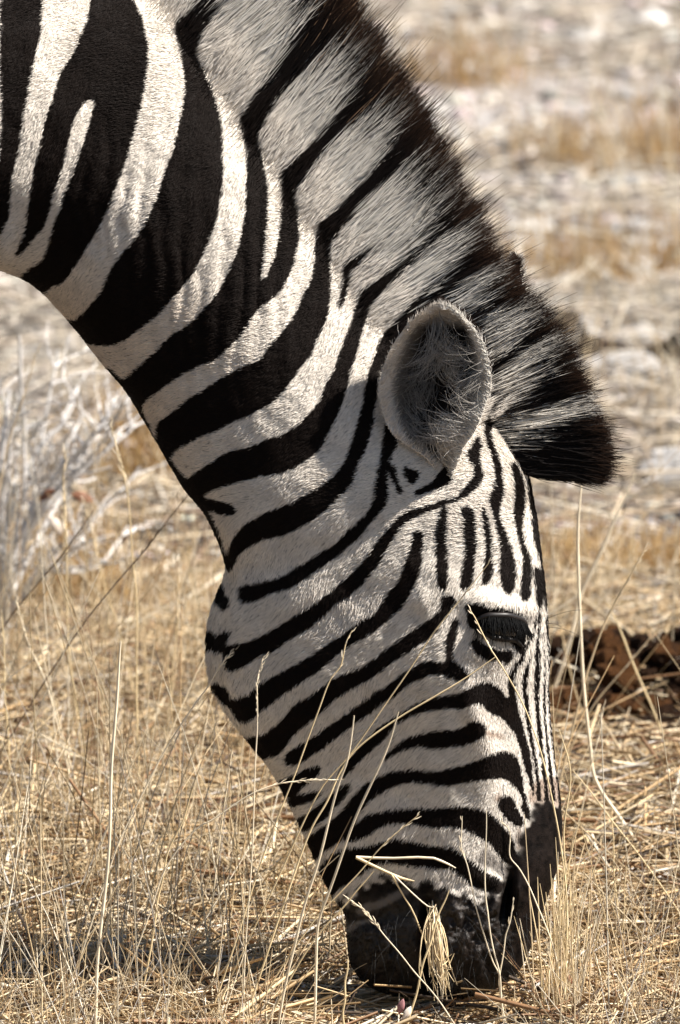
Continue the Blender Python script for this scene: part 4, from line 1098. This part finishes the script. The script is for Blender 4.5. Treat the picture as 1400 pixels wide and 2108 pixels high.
# ---- single tall stalks that can be told apart
def stalk_seeds(path, n, length, up):
    """spikelets hugging the upper part of a stem"""
    out = []
    K = len(path)
    for i in range(n):
        u = up * (K - 1) * (i + rng.random() * .6) / n
        k = int(u); p = path[k] * (1 - (u - k)) + path[min(k + 1, K - 1)] * (u - k)
        t = path[max(k - 1, 0)] - path[min(k + 1, K - 1)]; t = t / (np.linalg.norm(t) + 1e-9)
        s = np.array([rng.normal(), rng.normal(), rng.normal()]); s -= t * (s @ t); s /= np.linalg.norm(s)
        d = t + s * rng.uniform(.12, .45)
        L = length * rng.uniform(.6, 1.2)
        out.append(np.stack([p, p + d * L * .5 + s * .0006, p + d * L]))
    return np.array(out)

M_STALK = {}
def stalk_mat(key, col):
    if key not in M_STALK: M_STALK[key] = material('dry_stalk_' + key, .5, .4, base=col, noise_scale=40, noise_amt=.22)
    return M_STALK[key]
SCOL = {'gold': (.70, .55, .32), 'pale': (.78, .67, .49), 'brown': (.15, .10, .06), 'tan': (.58, .45, .28)}

def stalk(pts, label, Y=None, r=.0008, col='gold', seeds=0, group=None, base_py=None, Ytop=None, sl=.008):
    """pts run from the tip to the foot, in photograph pixels; the stem stands at depth Y (or where its foot meets the ground)"""
    pts = np.array(pts, float)
    if Y is None: Y = float(ground_y(base_py if base_py else pts[-1, 1]))
    Ys = np.linspace(Y if Ytop is None else Ytop, Y, len(pts))
    W = at(pts[:, 0], pts[:, 1], Ys)
    if W[-1, 2] > -.002:        # carry the stem on down into the soil
        d = W[-1] - W[-2]; d = d / max(-d[2], 1e-3)
        d = np.clip(d, -1.2, 1.2); d[2] = -1
        W = np.vstack([W, W[-1] + d * (W[-1, 2] + .006)])
    path = catmull(W, max(16, len(W) * 5))
    path[:, 0] += .0007 * np.sin(np.linspace(0, 19, len(path)) + pts[0, 0]); 
    z0 = W[-1]
    e = empty('grass_stalk', (float(z0[0]), float(z0[1]), 0.0))
    tag(e, label, 'grass stalk', group or 'single tall stalks of dry grass')
    r = r * 1.2
    rr = r * np.interp(np.linspace(0, 1, len(path)), [0, .15, 1], [.45, .8, 1.05])
    v, q = tubes(path[None], rr[None], 6)
    link('stem', mesh_np('stem', v, q), stalk_mat(col, SCOL[col]), e)
    if seeds:
        sp = stalk_seeds(path, seeds, sl, .28)
        v, q = tubes(sp, np.tile([.0003, .0006, .00015], (len(sp), 1)), 4)
        link('seed_head', mesh_np('seed_head', v, q), stalk_mat('pale' if col != 'brown' else 'brown', SCOL['pale' if col != 'brown' else 'brown']), e)['kind'] = 'stuff'
    return e

F = -0.20     # in front of the face
stalk([(729,1473),(715,1560),(700,1610),(679,1680),(654,1776),(632,1851),(611,1926),(590,2010),(572,2120)], 'thick straw standing in front of the lower jaw, its blunt tip on the cheek', F, .00115, 'pale', Ytop=-.24)
stalk([(822,1465),(800,1530),(770,1600),(735,1680),(707,1751),(677,1834),(658,1894),(652,1959),(647,2080),(645,2120)], 'thick straw curving up across the chin to the middle cheek', F, .00115, 'pale', Ytop=-.26)
stalk([(1006,1158),(935,1248),(893,1304),(850,1369),(792,1450),(720,1554),(665,1620),(617,1709),(575,1800),(520,1920),(450,2070)], 'longest thin stem slanting from the jaw up to above the eye', -.16, .0007, 'gold', 5, Ytop=-.17)
stalk([(1022,1352),(960,1395),(900,1430),(820,1478),(740,1538),(700,1590),(672,1650),(640,1710),(600,1820),(560,1930),(500,2110)], 'golden stem whose tip ends just below the eye', -.17, .00085, 'gold', Ytop=-.15)
stalk([(967,1254),(976,1270),(990,1300),(1010,1335),(1024,1355),(1050,1400),(1080,1460),(1110,1540),(1130,1610),(1145,1680),(1155,1750),(1165,1850),(1165,1990),(1160,2110)], 'thin stem crossing the eye and running down along the nose', -.14, .0007, 'gold', 6, Ytop=-.13)
stalk([(543,1350),(532,1395),(529,1450),(528,1520),(526,1600),(520,1720),(512,1850),(505,1990),(500,2110)], 'upright seeded stem against the jaw corner', -.18, .0006, 'pale', 16)
stalk([(484,1338),(470,1350),(455,1372),(430,1410),(400,1450),(350,1530),(310,1600),(250,1720),(210,1840)], 'leaning stem whose pale seed tip touches the back of the jaw', -.05, .0006, 'pale', 12)
stalk([(727,1297),(712,1325),(700,1370),(680,1400),(660,1455),(630,1530),(600,1610),(570,1690),(530,1800),(490,1920),(440,2070)], 'stem rising over the cheek to a small forked tip', -.15, .0007, 'gold', 6)
stalk([(695,1606),(640,1606),(580,1612),(540,1625),(500,1645),(440,1685),(400,1712),(340,1790),(300,1900)], 'arching seed stem lying level across the lower jaw', -.17, .0006, 'pale', 22, sl=.007)
stalk([(950,1680),(950,1740),(962,1780),(975,1850),(985,1880),(1012,1975),(1028,2010),(1032,2060)], 'left stem of the three fanning out over the muzzle', -.15, .0006, 'pale', 4)
stalk([(1000,1668),(1000,1760),(1000,1850),(1005,1890),(1018,1960),(1028,2010),(1034,2060)], 'straight middle stem of the three fanning over the muzzle', -.152, .0007, 'pale')
stalk([(1060,1848),(1048,1900),(1040,1940),(1028,2012),(1036,2060)], 'short right stem of the three fanning over the muzzle', -.148, .0006, 'pale', 3)
stalk([(722,1852),(760,1885),(800,1935),(840,1985),(880,2030),(920,2085)], 'seeded stem slanting down right across the dark chin', -.17, .0006, 'pale', 20)
stalk([(862,1676),(820,1712),(775,1755),(735,1800),(690,1850),(650,1890),(600,1960),(540,2060)], 'stem with a faint seed tip rising over the lower cheek stripes', -.16, .0006, 'gold', 8)
stalk([(768,1793),(735,1835),(705,1868),(660,1920),(610,1990),(560,2090)], 'blunt stem leaning in front of the chin groove', -.18, .0008, 'gold')
stalk([(716,1975),(712,2020),(708,2070),(706,2112)], 'short blunt upright straw under the chin', -.22, .0010, 'gold')
stalk([(1035,1690),(1048,1712),(1050,1760),(1070,1790),(1100,1850),(1130,1920),(1150,2000)], 'hooked stem over the dark nostril', -.14, .0006, 'pale', 5)
stalk([(924,1832),(905,1880),(885,1940),(868,2000),(850,2070)], 'straw leaning across the mouth beside the mouthful of grass', -.16, .0009, 'gold')
stalk([(1198,1000),(1190,1100),(1190,1200),(1197,1320),(1205,1440),(1213,1530),(1220,1585),(1240,1630),(1280,1690),(1350,1800)], 'tall kinked stalk right of the face with a bend near its foot', None, .0017, 'pale')
stalk([(1308,970),(1270,1060),(1250,1110),(1215,1180),(1195,1230),(1178,1300),(1150,1390),(1120,1480)], 'curved stalk reaching up right below the forelock', float(ground_y(1500)), .0018, 'pale', base_py=1500)
stalk([(1330,1130),(1300,1180),(1255,1260),(1225,1340),(1195,1430),(1165,1560),(1140,1680),(1120,1800)], 'seeded stem sweeping out right from behind the nose', None, .0010, 'tan', 14)
stalk([(1250,1240),(1290,1330),(1330,1430),(1370,1520),(1412,1600)], 'stem slanting down to the right edge past the dung heap', None, .0011, 'gold')
stalk([(1385,1260),(1300,1360),(1230,1440),(1180,1530),(1150,1600),(1130,1660)], 'thin stem crossing the dung heap from lower left', None, .0009, 'tan', 6)
stalk([(1180,1585),(1230,1650),(1300,1740),(1400,1880),(1440,1940)], 'thin stem sloping down right to the edge below the white stone', None, .0008, 'gold')
stalk([(1260,1660),(1262,1740),(1268,1840),(1275,1935)], 'upright straw in front of the white jagged stone', None, .0007, 'gold')
stalk([(1362,1655),(1300,1690),(1260,1730),(1220,1790),(1190,1860),(1178,1930)], 'feathery seed stem arching right over the white stone', None, .0006, 'pale', 18)
stalk([(1392,1632),(1340,1645),(1290,1670),(1240,1710),(1200,1770),(1175,1850)], 'seed stem arching farthest right beside the muzzle', None, .0006, 'pale', 18)
stalk([(1242,1455),(1235,1500),(1222,1560),(1200,1650),(1180,1740),(1165,1830)], 'seeded stem with its tip on the dung heap', None, .0006, 'pale', 14)
stalk([(1290,1775),(1285,1860),(1278,1950),(1270,2010)], 'short straight straw right of the muzzle', None, .0006, 'gold')
stalk([(192,1055),(135,1132),(46,1239),(0,1300),(-60,1370),(-130,1480)], 'dark brown stem slanting out through the left edge', None, .0008, 'brown', 5, base_py=1700)
stalk([(388,1020),(330,1090),(300,1130),(220,1225),(160,1300),(100,1390),(40,1490),(-20,1580),(-60,1660)], 'long dark stem slanting from the throat down to the left edge', None, .0008, 'brown', 12, base_py=1760)
stalk([(230,875),(245,940),(258,1000),(268,1060),(273,1150),(280,1240),(282,1400),(285,1560),(290,1700)], 'tallest seeded stem below the throat', None, .0008, 'gold', 26, sl=.011)
stalk([(135,930),(132,1000),(135,1100),(138,1200),(142,1340),(155,1450),(170,1550),(185,1640)], 'double tipped seed stem in front of the dead shrub', None, .0008, 'gold', 24, sl=.011)
stalk([(78,715),(60,780),(30,870),(10,950),(-10,1040),(-30,1180)], 'seed stem leaning over the dead shrub at the left edge', None, .0008, 'tan', 14, base_py=1500)
stalk([(175,1030),(195,1120),(220,1220),(245,1300),(270,1400),(300,1520)], 'seeded stem slanting down right under the shrub', None, .0007, 'gold', 18, sl=.010)
stalk([(432,1062),(405,1130),(385,1190),(370,1250),(340,1350),(310,1440),(290,1520)], 'thin dark stem beside the throat with stubby side twigs', None, .0006, 'brown', 4)
stalk([(368,1170),(366,1260),(358,1360),(345,1480),(330,1600)], 'upright seed stem left of the jaw', None, .0007, 'gold', 16, sl=.010)
stalk([(35,1235),(60,1330),(100,1420),(130,1540),(150,1650),(165,1760)], 'pale seeded stem near the left edge below the shrub', None, .0008, 'pale', 16)
stalk([(250,1320),(240,1430),(232,1560),(226,1700),(215,1850),(200,2000),(195,2110)], 'thick pale straw standing in the left foreground', -.24, .0014, 'pale')
stalk([(5,1260),(8,1360),(14,1480),(20,1600),(30,1760)], 'upright stem at the far left edge', None, .0008, 'gold', 6)
stalk([(318,1900),(330,1830),(345,1760),(375,1690),(400,1620)][::-1], 'stem leaning right in the left foreground straw', -.1, .0008, 'gold')
stalk([(1150,1500),(1175,1600),(1160,1720),(1165,1850),(1160,1980),(1158,2060)], 'stem standing close along the bridge of the nose', -.06, .0008, 'gold')

# ---- the mouthful of straw, a bent straw, tuft beside the muzzle
def straw_piece(pts, Y, r, parent, col, flat=1.0, name='straw'):
    pts = np.array(pts, float); Ys = Y if np.ndim(Y) else np.full(len(pts), Y)
    path = catmull(at(pts[:, 0], pts[:, 1], np.asarray(Ys, float)), 8)
    v, q = tubes(path[None], (r * np.interp(np.linspace(0, 1, 8), [0, .8, 1], [1, .9, .4]))[None], 4, flat)
    return link(name, mesh_np(name, v, q), stalk_mat(col, SCOL[col]), parent)
p0, _ = skin_at(930, 1945)
tuft = empty('straw_mouthful', tuple(at(900, 2040, float(p0[1]))))
tag(tuft, 'mouthful of golden straw hanging from between the lips', 'straw')
for k in range(58):
    x0 = rng.normal(891, 6); spread = rng.normal(0, 1); x1 = 914 + spread * 15 + (rng.normal(0, 30) if k % 7 == 0 else 0); y1 = rng.uniform(1960, 2066) - abs(spread) * 10
    yy = p0[1] - .010 + rng.normal(0, .006); bow = rng.normal(0, 9)
    straw_piece([(x0, 1862 + rng.uniform(-10, 26)), (x0 * .7 + x1 * .3 + bow, 1915 + rng.uniform(-10, 10)), (x0 * .3 + x1 * .7 + bow, 1985 + rng.uniform(-14, 8)), (x1, y1 + 14)], [yy + .030, yy + .002, yy - .004, yy - .008 + rng.normal(0, .006)], rng.uniform(.00035, .00075), tuft, ('gold', 'pale', 'tan', 'gold')[k % 4])
pb, _ = skin_at(820, 1780)
bs = empty('bent_straw', tuple(at(735, 1766, float(pb[1]) - .012)))
tag(bs, 'broad straw folded in a sharp V lying across the lips', 'straw')
yb = float(pb[1]) - .014
straw_piece([(733, 1764), (800, 1767), (880, 1765), (912, 1774), (938, 1787)], yb, .0014, bs, 'pale', .5)
straw_piece([(733, 1765), (770, 1783), (800, 1797), (830, 1809), (853, 1814)], yb - .001, .0017, bs, 'gold', .5)
straw_piece([(806, 1800), (832, 1846), (850, 1876), (868, 1920), (885, 1955)], yb - .002, .0009, bs, 'gold', .6)
straw_piece([(812, 1803), (845, 1835), (878, 1864), (893, 1868)], yb - .003, .0008, bs, 'pale', .6)
nt_ = empty('grass_tuft', tuple(at(1165, 2075, -.08))); tag(nt_, 'dense upright tuft of dry grass against the front of the muzzle', 'grass tuft')
for k in range(85):
    xb = rng.normal(1150, 26); yb_ = -.10 + rng.normal(0, .03); h = rng.uniform(90, 330) * (1 if rng.random() < .6 else 1.4); ln_ = rng.normal(.06, .16)
    b = at(xb, 2070 + rng.uniform(-20, 30), yb_); b[2] = -.004
    bx, by = pix(b)
    straw_piece([(bx, by), (bx + ln_ * h * .4 + rng.normal(0, 4), by - h * .5), (bx + ln_ * h, by - h)], yb_, rng.uniform(.0004, .0008), nt_, ('gold', 'pale', 'gold', 'tan')[k % 4], name='stem')

# ---- dead shrub on the left
def build_shrub():
    Yb = float(ground_y(1330)); b = at(20, 1330, Yb)
    e = empty('dead_shrub', (b[0], b[1], 0)); tag(e, 'bleached grey leafless shrub at the left edge below the neck', 'shrub')
    def branch(pts, r, dy):
        P = at(np.array(pts, float)[:, 0], np.array(pts, float)[:, 1], Yb + np.linspace(0, dy, len(pts)))
        path = catmull(P, 14); path += rng.normal(0, .0012, path.shape)
        v, q = tubes(path[None], (r * np.linspace(1, .4, 14))[None], 6)
        link('branch', mesh_np('branch', v, q), M_TWIG, e)
        return path
    mains = [([(-20,1320),(20,1180),(50,1000),(45,850),(40,690)], .006, -.05), ([(-10,1320),(30,1150),(110,990),(170,920),(255,810)], .006, .05), ([(-10,1320),(60,1100),(130,960),(225,870)], .005, -.1),
             ([(-30,1310),(10,1100),(60,960),(140,850),(160,800)], .005, .1), ([(-10,1330),(70,1180),(180,1080),(290,960)], .005, .02), ([(0,1330),(60,1200),(140,1170),(260,1150)], .005, -.12),
             ([(-60,1300),(-40,1100),(0,950),(20,800)], .006, .08), ([(-20,1330),(30,1240),(150,1130),(210,1050)], .004, .15), ([(0,1320),(20,1020),(100,1000),(230,960)], .004, -.05),
             ([(-60,1200),(10,900),(0,780)], .004, .0), ([(-40,1260),(60,1060),(90,880),(120,720)], .004, .12), ([(-40,1330),(30,1170),(100,1010),(200,985)], .004, .2)]
    for _ in range(9):
        x1, y1 = rng.uniform(0, 310), rng.uniform(800, 1150); mx_ = rng.uniform(.3, .7)
        mains.append(([(rng.uniform(-60, 10), 1325), (x1 * mx_ * .6 - 10, 1300 - (1300 - y1) * .45 + rng.normal(0, 25)), (x1 * .75, y1 + (1300 - y1) * .22 + rng.normal(0, 20)), (x1, y1)], rng.uniform(.0035, .0055), rng.normal(0, .15)))
    for pts, r, dy in mains:
        r *= .75
        path = branch(pts, r, dy)
        for _ in range(7):
            k = rng.integers(4, 13); x, y = pix(path[k]); L = rng.uniform(40, 150); a = rng.uniform(-2.4, -.3)
            s = [(x, y), (x + L * .5 * math.cos(a), y + L * .5 * math.sin(a)), (x + L * math.cos(a + .2), y + L * math.sin(a + .2))]
            branch(s, r * rng.uniform(.3, .5), dy + rng.normal(0, .04))
build_shrub()

# ---- fallen sticks
def stick(pts, label, r, mat=M_TWIG, lift=.006):
    pts = np.array(pts, float); P = at(pts[:, 0], pts[:, 1], ground_y(pts[:, 1])); P[:, 2] = ground_h(P[:, 0], P[:, 1]) + lift
    path = catmull(P, 20); v, q = tubes(path[None], (r * np.interp(np.linspace(0, 1, 20), [0, .1, .9, 1], [.5, 1, .9, .4]))[None], 8)
    c = path.mean(0); me = mesh_np('fallen_stick', v - c, q)
    o = link('fallen_stick', me, mat); o.location = c; tag(o, label, 'stick')
stick([(1298, 1786), (1340, 1775), (1375, 1752), (1415, 1720)], 'curved bleached stick at the right edge below the white stone', .004)
stick([(-10, 1800), (30, 1775), (60, 1745)], 'pale weathered stick at the lower left edge', .005)
stick([(1265, 1588), (1310, 1598), (1355, 1605)], 'short dark stick right of the nose bridge', .003, M_CLOD)
stick([(1320, 1600), (1360, 1585), (1410, 1572)], 'pale flattened cane at the right edge under the dung heap', .004, stalk_mat('pale', SCOL['pale']))
stick([(300, 1745), (420, 1765), (525, 1782)], 'pale straw cane lying in the grass left of the chin', .0018, stalk_mat('pale', SCOL['pale']), .03)
stick([(410, 1590), (480, 1580), (548, 1573)], 'thick bleached cane lying behind the jaw', .0026, stalk_mat('pale', SCOL['pale']), .012)
stick([(140, 1320), (240, 1345), (330, 1370)], 'thin dark twig on the ground left of the jaw', .0022, M_CLOD)

# ---- dry leaves
def leaf(px, py, Y, length, mat, label, rot):
    n = 9; u = np.linspace(0, 1, n); wdt = .42 * np.sin(u * math.pi) ** .8
    V = []
    for k in range(n):
        for s in (-1, 0, 1):
            V.append(((u[k] - .5), s * wdt[k] * .5, .12 * abs(s) * wdt[k] + .10 * math.sin(u[k] * 3)))
    V = np.array(V) * length; idx = np.arange(n * 3).reshape(n, 3)
    q = np.stack([idx[:-1, :-1], idx[1:, :-1], idx[1:, 1:], idx[:-1, 1:]], -1).reshape(-1, 4)
    me = mesh_np('dry_leaf', V, q); o = link('dry_leaf', me, mat)
    md = o.modifiers.new('thickness', 'SOLIDIFY'); md.thickness = .0006
    o.location = at(px, py, Y); o.rotation_euler = rot; tag(o, label, 'leaf')
Ys_ = float(ground_y(1330))
leaf(168, 1024, Ys_ - .08, .03, M_LEAF, 'dark brown dry leaf caught in the dead shrub', (1.2, .3, .2))
leaf(98, 1020, Ys_ - .1, .026, M_LEAF, 'reddish brown leaf left of the brown one in the shrub', (1.0, -.6, -.2))
leaf(113, 1080, Ys_ - .1, .03, M_LEAF_PALE, 'pale leaf lit by the sun low in the dead shrub', (1.5, .9, .2))
leaf(826, 2072, -.21, .016, M_LEAF_PINK, 'dull pink leaf standing at the bottom edge under the muzzle', (1.3, -1.3, .1))
leaf(838, 2085, -.22, .015, M_LEAF_PALE, 'whitish leaf beside the pink one at the bottom edge', (1.3, -1.0, .3))
leaf(1170, 2015, -.1, .014, M_LEAF, 'tiny rusty leaf in the tuft right of the muzzle', (1.2, .9, .4))
leaf(185, 1475, float(ground_y(1500)), .03, stalk_mat('ochre', (.55, .30, .09)), 'ochre yellow leaf on the ground left of the jaw', (.7, .2, .5))
leaf(130, 1668, float(ground_y(1680)), .028, stalk_mat('ochre', (.55, .30, .09)), 'ochre leaf in the straw at lower left', (.8, .2, .1))
